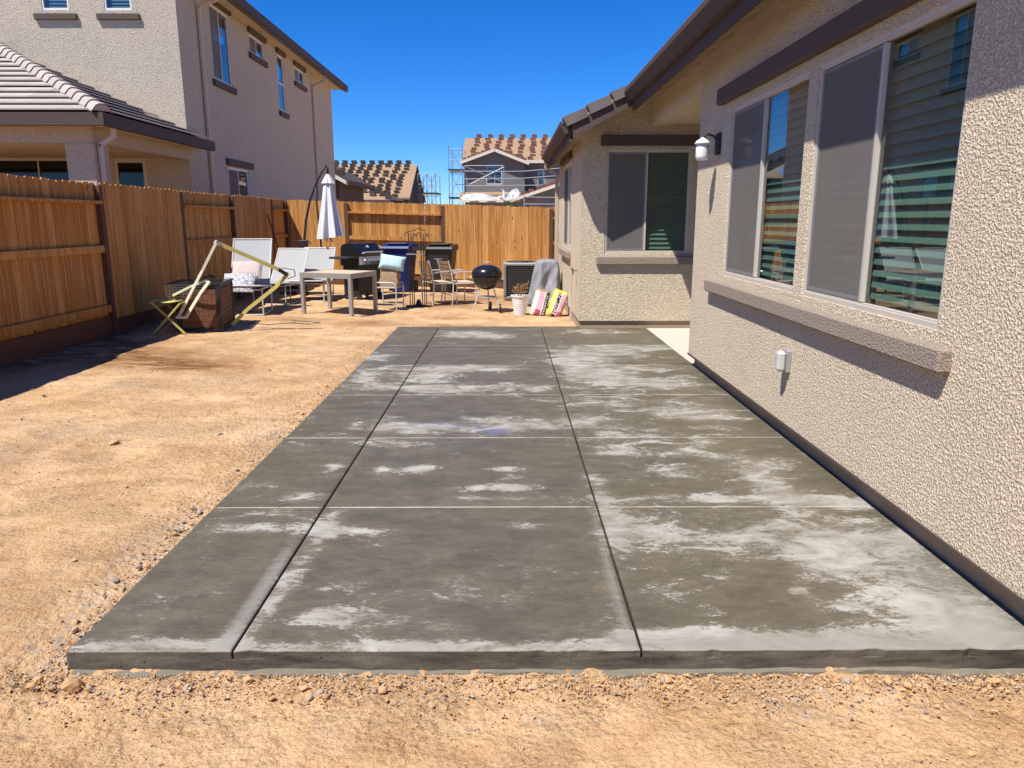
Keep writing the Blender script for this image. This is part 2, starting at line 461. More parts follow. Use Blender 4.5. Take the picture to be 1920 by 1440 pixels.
M_['black']=simple('black_enamel',(.012,.012,.013),.22,var=.1,bstr=0)
M_['black_matte']=simple('black_iron',(.018,.017,.017),.55,var=.2,bstr=.1)
M_['black_plastic']=simple('black_plastic',(.02,.02,.022),.45,var=.1,bstr=.05)
M_['blue_plastic']=simple('blue_plastic',(.006,.02,.13),.42,var=.1,bstr=.05)
M_['sling']=simple('white_sling_fabric',(.35,.355,.36),.8,var=.14,scale=90,bstr=.4,bscale=300)
M_['pillow']=simple('cream_pillow',(.5,.41,.38),.9,var=.12,scale=25,bstr=.5,bscale=50)
M_['pillow_teal']=simple('pale_aqua_fabric',(.42,.62,.64),.9,var=.08,scale=10,bstr=.4,bscale=60)
M_['canvas']=simple('white_canvas',(.62,.62,.63),.85,var=.07,scale=6,bstr=.3,bscale=50)
M_['tarp']=simple('grey_tarp',(.25,.265,.285),.55,var=.1,scale=5,bstr=.25,bscale=25)
M_['yellow']=simple('faded_yellow_paint',(.5,.44,.12),.65,var=.25,scale=9,bstr=.2)
M_['cream_strap']=simple('cream_webbing',(.66,.63,.48),.8,var=.12,scale=9,bstr=.2)
M_['wood_top']=simple('teak_slat',(.56,.42,.27),.7,var=.2,scale=6,bstr=.3,bscale=40)
M_['wood_grey']=simple('brown_slat',(.27,.17,.085),.75,var=.25,scale=6,bstr=.3,bscale=40)
M_['paper']=simple('brown_paper',(.3,.2,.12),.9,var=.12,scale=10,bstr=.5,bscale=20)
M_['white_plastic']=simple('white_plastic',(.7,.68,.66),.5,var=.05,bstr=.05)
M_['ac_louvre']=simple('louvre_steel',(.075,.07,.065),.6,var=.1,bstr=0)
M_['ac_grey']=simple('painted_steel_grey',(.2,.195,.19),.55,var=.08,bstr=.05)
M_['ac_dark']=simple('coil_dark',(.06,.055,.05),.7,var=.2,scale=40,bstr=.2)
M_['dry_leaf']=simple('dry_leaf',(.3,.16,.08),.9,var=.4,scale=20,bstr=.2)
M_['leaf']=simple('tree_leaf',(.05,.08,.03),.8,var=.4,scale=3,bstr=0)
M_['bark']=simple('bark',(.12,.08,.05),.9,var=.2,bstr=.4)
M_['brick']=simple('planter_brick',(.15,.06,.026),.75,var=.4,scale=9,bstr=.6,bscale=40)
M_['pink']=simple('bag_pink',(.6,.36,.45),.5,var=.25,scale=30,bstr=.3)
M_['red']=simple('bag_red',(.4,.09,.14),.5,var=.2,scale=30,bstr=.3)
M_['bag_white']=simple('bag_white',(.7,.64,.55),.5,var=.1,scale=20,bstr=.3)
M_['bag_yellow']=simple('bag_yellow',(.62,.56,.08),.5,var=.15,scale=20,bstr=.3)
M_['sheath']=simple('roof_felt_tan',(.31,.2,.115),.9,var=.15,scale=2,bstr=0)
M_['stack_dark']=simple('stacked_tile_dark',(.06,.043,.037),.85,var=.3,scale=3,bstr=0)
M_['stack_red']=simple('stacked_tile_red',(.2,.085,.06),.85,var=.35,scale=3,bstr=0)
M_['scratch']=simple('grey_scratch_coat',(.17,.17,.175),.95,var=.35,scale=.8,bstr=.2,bscale=8,geo=True)
M_['scaff']=simple('galvanised_pipe',(.27,.28,.29),.5,.4,var=.15,bstr=0)
M_['fascia_white']=simple('primed_fascia',(.62,.57,.5),.7,var=.05,bstr=0)
M_['plastic_sheet']=simple('plastic_sheeting',(.48,.49,.5),.4,var=.3,scale=1,bstr=.5,bscale=4)
M_['lamp_glass']=simple('frosted_glass',(.75,.74,.72),.35,var=.03,bstr=0)
M_['brass']=simple('brass',(.42,.3,.12),.4,.8,var=.15,bstr=0)
# ================================================================ ground
def build_ground():
    xs=np.concatenate([[-400,-200,-100,-60,-35,-22,-15,-11,-9,-8],np.arange(-7.2,-2.6,.034),np.arange(-2.59,2.4,.02),np.arange(2.42,3.2,.034),[3.6,4.5,6,9,14,22,40,80,200,400]])
    ys=[.7]
    while ys[-1]<20.5: ys.append(ys[-1]*1.0105+.002 if ys[-1]>2.8 else ys[-1]+.014)
    ys=np.concatenate([[-60,-30,-15,-8,-4,-2,-1,-.3,.3],ys,[22,25,30,38,48,60,80,120,200,400,900]])
    X,Y=np.meshgrid(xs,ys)
    Z=ground_z(X,Y)
    near=sst(-8,-6.5,X)*sst(3.6,3.2,X)*sst(.2,.8,Y)*sst(22,20,Y)
    nz=fbm(X*.9,Y*.9,4,1)*.05+fbm(X*3.5,Y*4.5,4,9)*.028+np.abs(fbm(X*9,Y*12,3,21))*.022+fbm(X*26,Y*26,2,5)*.010
    # crumbled, dug strip along the front and the left of the slab
    fr=np.exp(-((Y-2.45)/.16)**2)*(X>-2.0)+np.exp(-((X+1.8)/.14)**2)*sst(2.2,2.5,Y)*sst(11.6,11,Y)
    nz=nz+fr*(np.maximum(0,fbm(X*12,Y*12,3,33))*.06+np.abs(fbm(X*30,Y*30,2,35))*.05-.016)
    Z=Z+nz*near
    ins=(X>SX0+.03)&(X<6)&(Y>SY0+.03)&(Y<SY1-.03)
    Z=np.where(ins,Z-.25,Z)
    Z=np.where(near<.01,ground_z(X,Y)-.0,Z)
    ny,nx=X.shape
    V=np.stack([X,Y,Z],-1).reshape(-1,3)
    i=np.arange(ny*nx).reshape(ny,nx)
    F=np.stack([i[:-1,:-1],i[:-1,1:],i[1:,1:],i[1:,:-1]],-1).reshape(-1,4)
    me=bpy.data.meshes.new('ground')
    me.from_pydata(V.tolist(),[],F.tolist())
    me.polygons.foreach_set('use_smooth',[True]*len(F))
    def at(n,a):
        q=me.attributes.new(n,'FLOAT','POINT');q.data.foreach_set('value',np.clip(a,0,1).astype(np.float32).ravel())
    e=lambda cx,cy,rx,ry,s=1.:s*np.exp(-((X-cx)/rx)**2-((Y-cy)/ry)**2)
    wet_shade=e(-4.3,8.5,.9,.55)+e(-3.6,8.1,.7,.28)+e(-4.9,9.2,.5,.7)+e(-.9,11.75,.7,.22,.8)+e(-2.2,11.8,.5,.25,.8)+e(-1.3,14.6,.8,.6,.9)+e(-.2,16,2,.9,.8)+e(-3.3,12.0,.7,.25,.6)+sst(-4.8,-5.2,X)*.8+e(-1,12.6,.6,.2,.6)  # damp stains, plus fence shadow deepened in the dirt colour along the left
    gray=e(-3.8,7.1,.5,.25)+e(-3.3,5.5,.6,.3)+e(-3.5,4.9,.5,.25)+e(-2.9,7.4,.4,.2)+e(1.0,2.36,.12,.1)+e(.15,2.28,.1,.07)+e(1.35,2.4,.3,.1)+e(-1.82,3.6,.15,.5)+e(-1.8,2.8,.12,.4)+e(-2.6,9.5,.4,.3)+e(-.3,2.45,.15,.07)+e(-1.9,5.6,.2,.6,.7)+e(-2.5,10.9,.5,.3,.7)
    grit=fr+e(-2.1,5.6,.4,1.2,.7)+e(.2,2.2,2.5,.15,.5)+.15
    at('wet_shade',wet_shade);at('gray',gray);at('grit',grit)
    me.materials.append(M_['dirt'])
    struct(link('ground',me))
build_ground()

# ================================================================ patio slab
slab=struct(bpy.data.objects.new('patio_slab',None));COL.objects.link(slab);slab.location=(.2,7,0)
PATCH=[(-0.35,10.42,0.52,0.34,1),
 (-0.71,10.68,0.39,0.31,0.7),
 (-1.61,8.83,0.22,0.35,0.9),
 (-0.69,8.04,0.53,0.24,1),
 (-0.91,7.67,0.34,0.27,0.9),
 (-0.31,8.1,0.36,0.15,0.8),
 (-1.11,7.16,0.42,0.19,0.9),
 (-0.42,7.04,0.56,0.28,0.9),
 (0.25,7.08,0.31,0.19,0.6),
 (-1.51,7.64,0.14,0.38,0.9),
 (0.89,8.93,0.39,0.52,1.1),
 (1.31,9.11,0.46,0.38,0.9),
 (0.75,8.09,0.24,0.55,1),
 (1.01,7.8,0.34,0.4,0.7),
 (1.64,8.09,0.35,0.18,0.7),
 (1.29,7.39,0.37,0.31,1),
 (1.64,7.26,0.32,0.2,0.6),
 (0.73,6.7,0.44,0.17,0.6),
 (1.31,10.82,0.47,0.21,0.8),
 (1.71,9.51,0.41,0.21,0.7),
 (-0.39,5.7,0.55,0.19,0.9),
 (0.2,5.78,0.35,0.2,1),
 (-0.76,5.63,0.25,0.12,0.8),
 (-0.79,5.27,0.23,0.12,1),
 (-1.0,5.71,0.09,0.39,0.7),
 (-1.52,5.21,0.23,0.24,0.6),
 (-1.23,5.71,0.08,0.4,0.5),
 (0.88,6.39,0.33,0.19,0.8),
 (0.68,5.86,0.26,0.19,0.7),
 (1.32,6.2,0.27,0.27,0.6),
 (1.68,6.11,0.21,0.39,1),
 (1.01,5.47,0.4,0.18,0.8),
 (1.42,5.19,0.24,0.19,0.5),
 (0.72,5.13,0.15,0.21,0.7),
 (-0.57,4.69,0.11,0.06,1),
 (-0.83,4.67,0.05,0.06,1),
 (-0.04,4.67,0.12,0.05,1),
 (-0.01,4.49,0.07,0.08,0.9),
 (-0.15,4.32,0.19,0.06,0.7),
 (0.06,4.32,0.13,0.06,1),
 (-0.04,4.14,0.19,0.04,1),
 (-0.26,4.14,0.13,0.04,0.7),
 (-0.6,4.62,0.09,0.06,0.8),
 (-1.42,3.72,0.17,0.08,1),
 (-1.29,3.94,0.21,0.06,0.8),
 (-1.15,4.62,0.07,0.19,0.9),
 (-1.2,4.15,0.13,0.07,0.8),
 (-0.84,3.68,0.19,0.07,1),
 (-1.04,3.75,0.09,0.1,0.8),
 (0.11,3.73,0.09,0.05,1.1),
 (-1.5,4.42,0.16,0.09,0.5),
 (-0.74,3.07,0.09,0.06,1),
 (-0.24,3.0,0.2,0.07,0.9),
 (-0.27,3.14,0.11,0.04,0.6),
 (-0.57,2.77,0.24,0.08,1),
 (-0.76,2.83,0.1,0.07,0.9),
 (-0.26,2.71,0.13,0.04,1),
 (-1.48,2.68,0.15,0.05,0.6),
 (-1.46,2.82,0.13,0.04,0.6),
 (-1.41,2.62,0.16,0.03,1),
 (-1.52,2.59,0.12,0.03,1),
 (0.95,3.57,0.3,0.2,0.7),
 (1.51,3.6,0.33,0.26,1.1),
 (1.54,3.26,0.15,0.11,1.1),
 (0.7,3.01,0.16,0.07,0.7),
 (0.96,3.18,0.15,0.12,0.5),
 (1.29,3.03,0.05,0.07,1.1),
 (1.44,2.89,0.12,0.03,0.9),
 (1.84,2.95,0.26,0.28,1.0),
 (1.87,2.7,0.19,0.14,1.1),
 (2.02,3.56,0.25,0.26,0.9),
 (0.99,2.62,0.48,0.06,1.2),
 (0.73,2.64,0.23,0.06,1.2),
 (1.35,2.64,0.21,0.08,1),
 (0.55,3.64,0.07,0.41,0.8),
 (0.68,3.74,0.17,0.25,0.7),
 (0.54,4.27,0.08,0.36,0.8),
 (1.0,4.61,0.27,0.15,0.7),
 (1.62,4.31,0.13,0.33,1),
 (1.09,4.13,0.5,0.08,1),
 (1.78,4.13,0.19,0.13,0.8),
 (1.67,4.77,0.25,0.21,0.6),
 (1.08,5.0,0.3,0.12,0.5),
 (1.99,4.04,0.18,0.09,0.9),
 (-0.99,3.28,0.04,0.34,0.8),
 (-1.03,2.92,0.04,0.23,1.0),
 (-1.08,2.67,0.05,0.09,1.1),
 (0.44,2.83,0.04,0.26,0.7),
 (0.45,2.64,0.1,0.04,0.9),
 (-0.52,2.59,0.51,0.04,1.1),
 (0.1,2.58,0.41,0.02,1.1),
 (-1.23,2.59,0.24,0.03,1.1),
 (-0.94,3.72,0.03,0.28,0.8)]
CX=[(SX0,-1.0545),(-1.0455,.5055),(.5145,SX1)]
MB().box(SX0+.004,SX1-.004,SY0+.0015,SY1-.004,-.04,.052).build('slab_core',M_['slabedge'],slab,world=True)
RY=[SY0,4.01,5.40,6.81,8.25,9.62,SY1]
def panel(x0,x1,y0,y1):
    def lines(a,b,n):
        return np.concatenate([[a,a+.004,a+.011],np.linspace(a+.03,b-.03,n),[b-.011,b-.004,b]])
    X,Y=np.meshgrid(lines(x0,x1,max(6,int((x1-x0)/.03))),lines(y0,y1,max(6,int((y1-y0)/.03))))
    ny,nx=X.shape
    UX,UY=X,Y
    dx=np.minimum(X-x0,x1-X);dy=np.minimum(Y-y0,y1-Y);d=np.minimum(dx,dy)
    Z=SZ+fbm(X*1.3,Y*1.3,3,3)*.004-np.where(d<.001,.0075,np.where(d<.005,.0025,np.where(d<.012,.0004,0)))
    dry=np.zeros_like(X);wob=fbm(X*5,Y*5,3,44)
    for cx,cy,rx,ry,s in PATCH:
        rx=max(rx,.05)*1.12;ry=max(ry,.035)*1.12
        dry+=s*np.exp(-(((X-cx)/rx)**2+((Y-cy)/ry)**2))
    dry=np.clip(dry,0,1.35)
    dry+=.10*sst(.3,.7,X)+.10*sst(5.5,7.5,Y)+.03
    soft=np.exp(-((Y-SY0)/.06)**2)*(.45+wob*1.4+.35*sst(.4,.7,X))+np.exp(-((Y-SY0)/.14)**2)*(.8*sst(.5,.75,X)+wob)*sst(.3,.6,X)
    soft+=np.exp(-((X-1.95)/.3)**2)*sst(4.4,3.2,Y)*.75+np.exp(-((X+1.09)/.045)**2)*sst(3.9,3.2,Y)*1.0+np.exp(-((X-.47)/.03)**2)*sst(5.0,3.0,Y)*.9
    soft+=np.exp(-((X+1.62)/.05)**2)*np.clip(wob*4,0,1)*.8
    dust=np.where(dy<.006,1.,0.)*.9+np.exp(-(dy/.02)**2)*.25
    if abs(y0-SY0)<1e-3: dust=np.where(Y<y0+.1,0,dust)
    dust=dust*np.where(dx<.014,.0,1)
    ch=np.exp(-((X+.13)/.16)**2-((Y-5.57)/.09)**2)+.8*np.exp(-((X+.5)/.25)**2-((Y-5.74)/.1)**2)
    ch*=np.clip(.55+fbm(X*9,Y*9,3,77)*2.2,0,1)
    chip=np.maximum(0,fbm(X*17,Y*17,4,61)-.12)*.06+np.abs(fbm(X*4,Y*4,3,62))*.008
    EX_=X+np.where(np.abs(x0-SX0)<1e-4,np.exp(-((X-x0)/.012)**2)*(chip*2),0)
    EY_=Y+np.where(np.abs(y0-SY0)<1e-4,np.exp(-((Y-y0)/.012)**2)*chip,0)
    V=np.stack([EX_,EY_,Z],-1).reshape(-1,3).tolist()
    i=np.arange(ny*nx).reshape(ny,nx)
    F=np.stack([i[:-1,:-1],i[:-1,1:],i[1:,1:],i[1:,:-1]],-1).reshape(-1,4).tolist()
    nt_=len(F)
    ring=list(i[0,:])+list(i[1:,-1])+list(i[-1,-2::-1])+list(i[-2:0:-1,0])
    o=len(V)
    for r in ring: p=V[r];V.append([p[0],p[1],(-.03 if (p[1]<SY0+.03 and abs(p[0]-x0)>.004 and abs(p[0]-x1)>.004) else -.03)])
    L=len(ring)
    for k in range(L):
        F.append([int(ring[k]),o+k,o+(k+1)%L,int(ring[(k+1)%L])])
    me=bpy.data.meshes.new('concrete_panel')
    me.from_pydata(V,[],F)
    me.polygons.foreach_set('use_smooth',[True]*nt_+[False]*L)
    me.polygons.foreach_set('material_index',[0]*nt_+[1]*L)
    def at(n,a):
        q=me.attributes.new(n,'FLOAT','POINT');q.data.foreach_set('value',np.concatenate([np.clip(a,0,2).astype(np.float32).ravel(),np.zeros(L,np.float32)]))
    at('dry',dry);at('dust',dust);at('soft',soft);at('chalk',ch)
    me.materials.append(M_['conc']);me.materials.append(M_['slabedge'])
    link('concrete_panel',me,slab,world=True)
for a,b in CX:
    for k in range(6):
        panel(a,b,RY[k]+(.0018 if k else 0),RY[k+1]-(.0018 if k<5 else 0))
# irregular cement lip squeezed out under the form board
def lip():
    n=260;b=MB();xs=np.linspace(SX0+.02,2.08,n)
    w=.012+.05*np.abs(fbm(xs*3,xs*0+2,4,8))*2+.012*vnoise(xs*25,xs*0,4)
    z=-.012+.018*vnoise(xs*2.7,xs*0+5,5)+.008*vnoise(xs*13,xs*0+5,6)
    vs=[];fs=[]
    for i in range(n):
        vs+=[(xs[i],SY0+.005,z[i]+.008),(xs[i],SY0-w[i]*.8,z[i]+.003),(xs[i],SY0-w[i],z[i]-.035)]
    for i in range(n-1):
        a=3*i
        fs+=[(a,a+1,a+4,a+3),(a+1,a+2,a+5,a+4)]
    b.add(vs,fs);b.build('cement_lip',M_['cement'],slab,world=True)
lip()
MB().box(2.092,4.6,8.3,11.2,-.1,.088).build('porch_slab',M_['conc_old']).__setitem__('kind','structure')

# ================================================================ walls with openings
def wall(b, P, U0,U1,Z0,Z1, openings, depth, top=None, mi=0):
    """P(u,z,d) -> point. Grid of faces round the openings and their reveals."""
    us=sorted(set([U0,U1]+[o for q in openings for o in q[:2]]))
    zs=sorted(set([Z0,Z1]+[o for q in openings for o in q[2:]]))
    for i in range(len(us)-1):
        for j in range(len(zs)-1):
            cu=(us[i]+us[i+1])/2;cz=(zs[j]+zs[j+1])/2
            if any(q[0]<cu<q[1] and q[2]<cz<q[3] for q in openings): continue
            for d in (0,depth):
                b.add([P(us[i],zs[j],d),P(us[i+1],zs[j],d),P(us[i+1],zs[j+1],d),P(us[i],zs[j+1],d)],[(0,1,2,3)],mi)
    for q in list(openings)+[(U0,U1,Z0,Z1)]:
        c=[(q[0],q[2]),(q[1],q[2]),(q[1],q[3]),(q[0],q[3])]
        for k in range(4):
            a=c[k];e=c[(k+1)%4]
            b.add([P(*a,0),P(*e,0),P(*e,depth),P(*a,depth)],[(0,1,2,3)],mi)
def outw(P):
    o=Vector(P(0,0,0));n=(Vector(P(1,0,0))-o).cross(Vector(P(1,1,0))-o)
    return n.dot(o-Vector(P(0,0,1)))>0
def window(house, P, u0,u1,z0,z1, mats, split=None, screen=None, blinds=None, frame=.03, glassname='glass', horiz=False, sgn=1, blind_d=.105):
    """Sliding window: frame, mullion, panes, insect screen and blind slats. d grows into the wall."""
    def bar(b,a0,a1,c0,c1,d0,d1):
        pts=[P(a0,c0,d0),P(a1,c0,d0),P(a1,c1,d0),P(a0,c1,d0),P(a0,c0,d1),P(a1,c0,d1),P(a1,c1,d1),P(a0,c1,d1)]
        b.add(pts,[(0,1,2,3),(7,6,5,4),(0,4,5,1),(1,5,6,2),(2,6,7,3),(3,7,4,0)])
    f=frame;b=MB()
    bar(b,u0,u1,z0,z0+f,.012,.05);bar(b,u0,u1,z1-f,z1,.012,.05)
    bar(b,u0,u0+f,z0+f,z1-f,.012,.05);bar(b,u1-f,u1,z0+f,z1-f,.012,.05)
    bar(b,u0+f,u1-f,z0+f,z0+f+.012,.02,.046);bar(b,u0+f,u1-f,z1-f-.012,z1-f,.02,.046)
    w=b.build('window',mats,house,world=True)
    splits=[u0+f]+([] if split is None else list(split))+[u1-f]
    for s_ in splits[1:-1]:
        m=MB();bar(m,s_-.013,s_+.013,z0+f+.018,z1-f-.018,.018,.047);m.build('mullion',mats,w)
    for i in range(len(splits)-1):
        a=splits[i]+(.013 if i else 0);c=splits[i+1]-(.013 if i<len(splits)-2 else 0)
        g=MB();g.add([P(a,z0+f,.042),P(c,z0+f,.042),P(c,z1-f,.042),P(a,z1-f,.042)],[(0,1,2,3) if outw(P) else (3,2,1,0)])
        g.build('pane',M_[glassname],w,fix=False)
        if horiz:
            m=MB();zz=(z0+z1)/2;bar(m,a,c,zz-.02,zz+.02,.018,.047);m.build('mullion',mats,w)
        if screen and i in screen:
            g=MB();g.add([P(a+.02,z0+f+.03,.028),P(c-.005,z0+f+.03,.028),P(c-.005,z1-f-.03,.028),P(a+.02,z1-f-.03,.028)],[(0,1,2,3)])
            g.build('insect_screen',M_['screen'],w,fix=False)
            m=MB();t=.022
            A,C_,D,E=a,c,z0+f+.018,z1-f-.018
            bar(m,A,C_,D,D+t,.022,.031);bar(m,A,C_,E-t,E,.022,.031);bar(m,A,A+t,D+t,E-t,.022,.031);bar(m,C_-t,C_,D+t,E-t,.022,.031)
            m.build('screen_frame',M_['ac_grey'],w)
    if blinds:
        z=z0+.03;me=None
        pitch=.066
        while z<z1-.04:
            if me is None:
                m=MB()
                d=blind_d
                pts=[P(u0+.02,z-.033,d-.016),P(u1-.02,z-.033,d-.016),P(u1-.02,z+.033,d+.016),P(u0+.02,z+.033,d+.016)]
                q=[Vector(p)+Vector((0,0,.004)) for p in pts]
                m.add(pts+q,[(0,1,2,3),(7,6,5,4),(0,4,5,1),(1,5,6,2),(2,6,7,3),(3,7,4,0)])
                me=m.mesh('blind_slat',M_['blind']);zb=z
            link('blind_slat',me,w,loc=(0,0,z-zb))
            z+=pitch
    return w

# ================================================================ right-hand house
rh=thing('stucco_house','tan stucco single storey house with brown eaves standing beside the concrete patio','house',(4,4,0))
WX=2.04
PR=lambda u,z,d:(WX+d,u,z)           # main wall, outward normal -x
slope=.5
roofz=lambda x:3.46+slope*(x-1.66)
W1=(5.36,7.15,1.175,2.68);W2=(3.505,5.20,1.175,2.68);W3=(-1.6,.2,1.18,2.67)
b=MB();wall(b,PR,-5,8.3,.22,3.5,[W1,W2,W3],.14)
b.add([(WX+.141,8.3,.22),(5,8.3,.22),(5,8.3,3.5),(WX+.141,8.3,3.5)],[(0,1,2,3)])
b.build('wall',M_['stucco'],rh,world=True)
b=MB();b.box(2.105,5,-5,8.27,-.15,.25);b.build('foundation',M_['found'],rh,world=True)
b=MB();b.box(2.03,2.05,-5,8.31,.205,.224);b.build('weep_screed',M_['gutter'],rh,world=True)
# wing
WY=11.2;WLX=1.07
PW=lambda u,z,d:(u,WY+d,z)
b=MB();ww=(1.43,2.65,1.2,2.68)
wall(b,PW,WLX,4.6,.2,2.92,[ww],.14)
zr=lambda x:3.0+slope*(x-.78)-.13
b.add([(WLX,WY,2.92),(4.6,WY,2.92),(4.6,WY,zr(4.6)),(WLX,WY,zr(WLX))],[(0,1,2,3)])
b.build('wall',M_['stucco'],rh,world=True)
PL=lambda u,z,d:(WLX+d,u,z)
b=MB();wl=(12.95,14.75,1.2,2.65)
wall(b,PL,WY+.141,16.0,.2,3.02,[wl],.14)
b.add([(WLX+.141,16,.2),(5,16,.2),(5,16,3.2),(WLX+.141,16,3.02)],[(0,1,2,3)])
b.build('wall',M_['stucco'],rh,world=True)
b=MB();b.box(WLX+.03,4.6,WY+.03,15.97,-.1,.24);b.build('foundation',M_['found'],rh,world=True)
b=MB();b.box(4.55,4.7,8.3,11.2,.1,3.4);b.build('wall',M_['stucco_smooth'],rh,world=True)
# porch header beam and ceiling
b=MB();b.box(WX+.002,2.32,8.302,WY-.002,3.0,3.52);b.build('porch_beam',M_['stucco_smooth'],rh,world=True)
b=MB();b.box(2.321,4.6,8.302,WY-.002,3.02,3.08);b.build('porch_ceiling',M_['stucco_smooth'],rh,world=True)
# windows
window(rh,PR,*W1,M_['frame'],split=[6.29],screen=[1],blinds=True)
window(rh,PR,*W2,M_['frame'],split=[4.36],screen=[1],blinds=True)
window(rh,PR,*W3,M_['frame'],split=[-.7],screen=[1],blinds=True)
window(rh,PW,*ww,M_['frame'],split=[2.02],screen=[0],blinds=True)
window(rh,PL,*wl,M_['frame'],split=[13.85],screen=[1],blinds=True)
# rooms behind the glass
b=MB()
for x0,x1,y0,y1 in ((2.2,5.0,-5,8.2),(1.25,4.5,11.36,15.9)):
    c=[(x0,y0,.2),(x1,y0,.2),(x1,y1,.2),(x0,y1,.2),(x0,y0,2.85),(x1,y0,2.85),(x1,y1,2.85),(x0,y1,2.85)]
    b.add(c,[(0,1,2,3),(7,6,5,4),(1,2,6,5)]+([(0,1,5,4),(2,3,7,6)] if x0>2 else [(2,3,7,6)]))
b.build('interior',M_['interior'],rh,world=True,fix=False)
# trim: sills and headers
b=MB();b.bev(1.975,2.05,3.36,7.55,.995,1.112,.012);b.build('window_sill',M_['sill'],rh,world=True)
b=MB();b.bev(1.975,2.05,3.3,7.46,2.745,2.885,.006);b.build('window_header',M_['trim'],rh,world=True)
b=MB();b.bev(1.31,2.78,WY-.065,WY+.01,1.04,1.16,.012);b.build('window_sill',M_['sill'],rh,world=True)
b=MB();b.bev(1.34,2.76,WY-.065,WY+.01,2.725,2.87,.006);b.build('window_header',M_['trim'],rh,world=True)
b=MB();b.bev(WLX-.065,WLX+.01,12.82,14.9,1.04,1.16,.012);b.build('window_sill',M_['sill'],rh,world=True)
b=MB();b.bev(WLX-.065,WLX+.01,12.82,14.9,2.68,2.82,.006);b.build('window_header',M_['trim'],rh,world=True)
# roof: deck (cream underside), tile skin, gutters, rafter tails
def slab_on(b,x0,x1,y0,y1,zf,t0,t1):
    b.add([(x0,y0,zf(x0)+t0),(x1,y0,zf(x1)+t0),(x1,y1,zf(x1)+t0),(x0,y1,zf(x0)+t0),(x0,y0,zf(x0)+t1),(x1,y0,zf(x1)+t1),(x1,y1,zf(x1)+t1),(x0,y1,zf(x0)+t1)],
          [(0,3,2,1),(4,5,6,7),(0,1,5,4),(1,2,6,5),(2,3,7,6),(3,0,4,7)])
RK=10.62
b=MB();slab_on(b,1.665,7,-5,RK+.02,roofz,-.10,-.05);slab_on(b,.80,7,RK+.021,16.2,roofz,-.10,-.05);b.build('roof_deck',M_['eave'],rh,world=True)
b=MB();slab_on(b,1.585,7,-5,RK+.02,roofz,-.046,.0);slab_on(b,.74,7,RK+.021,16.2,roofz,-.046,.0);rt=b.build('roof',M_['tile_dark'],rh,world=True)
def gutter(b,x,z,y0,y1):
    pr=[(x-.06,z+.0),(x+.06,z+.0),(x+.06,z-.15),(x+.0,z-.15),(x-.03,z-.09),(x-.06,z-.05)]
    b.prism([(p[0],y0,p[1]) for p in pr],(0,y1-y0,0))
b=MB();gutter(b,1.622,3.39,-5,RK);b.build('gutter',M_['gutter'],rh,world=True)
b=MB();b.box(1.684,1.72,-5,RK-.002,3.13,3.33);b.build('fascia',M_['gutter'],rh,world=True)
b=MB();gutter(b,.775,2.99,RK+.03,16.2);b.build('gutter',M_['gutter'],rh,world=True)
b=MB();b.box(.837,.872,RK+.06,16.19,2.73,2.92);b.build('fascia',M_['gutter'],rh,world=True)
def raft(x0,x1,y,zf):
    m=MB();m.prism([(x0,y,zf(x0)-.102),(x1,y,zf(x1)-.102),(x1,y,zf(x1)-.35),(x0,y,zf(x0)-.35)],(0,.045,0));return m
tail=raft(1.723,2.06,0,roofz).mesh('rafter_tail',M_['eave'])
for k in range(25):
    y=10.3-.61*k
    if y>-4.9: link('rafter_tail',tail,rh,loc=(-4,y-4,0))
tail=raft(.875,1.09,0,roofz).mesh('rafter_tail',M_['eave'])
for k in range(9): link('rafter_tail',tail,rh,loc=(-4,10.95+.61*k-4,0))
# barge board and rake tiles on the wing's gable edge
b=MB();b.prism([(.86,RK+.002,roofz(.86)-.10),(2.4,RK+.002,roofz(2.4)-.10),(2.4,RK+.002,roofz(2.4)-.27),(.93,RK+.002,roofz(.93)-.29)],(0,.04,0));b.build('barge_board',M_['trim'],rh,world=True)
for k in range(5):
    x0=.745+.318*k;x1=x0+.312;lift=.022
    b=MB()
    f=lambda x,o:roofz(x)+o
    b.prism([(x0,RK-.03,f(x0,lift+.018)),(x1,RK-.03,f(x1,lift-.012)),(x1+.035,RK-.03,f(x1+.035,-.125)),(x0+.06,RK-.03,f(x0+.06,-.11))],(0,.022,0))
    b.prism([(x0,RK-.0078,f(x0,lift+.018)),(x1,RK-.0078,f(x1,lift-.012)),(x1,RK-.0078,f(x1,.003)),(x0,RK-.0078,f(x0,.012))],(0,.2,0))
    b.build('rake_tile',M_['tile_dark'],rh,world=True)
b=MB();b.prism([(.88,RK+.045,roofz(.88)-.13),(1.2,RK+.045,roofz(1.2)-.24),(1.2,RK+.045,roofz(1.2)-.28),(.9,RK+.045,roofz(.9)-.30)],(0,WY-RK-.05,0));b.build('lookout_block',M_['eave'],rh,world=True)
# downspout at the far end of the wing
b=MB();b.obox((.80,16.1,2.86),(.80,16.1,2.74),.07,.05);b.obox((.80,16.1,2.74),(1.03,16.1,2.6),.07,.05);b.obox((1.03,16.1,2.6),(1.03,16.1,.2),.07,.05,up=(0,1,0));b.build('downspout',M_['eave'],rh,world=True)
# hose bib
b=MB();b.tube([(1.075,11.55,.93),(.98,11.55,.93)],.012);b.tube([(1.0,11.55,.93),(1.0,11.55,.86)],.011);b.tube([(.985,11.52,.955),(.985,11.58,.955)],.02);b.tube([(1.0,11.55,.93),(1.0,11.55,.97)],.008);b.build('hose_tap',M_['brass'],rh,world=True)
b=MB();b.tube([(.99,11.62,.86),(.985,11.65,.55),(.98,11.62,.12)],.012);b.build('pipe',M_['metal_light'],rh,world=True)
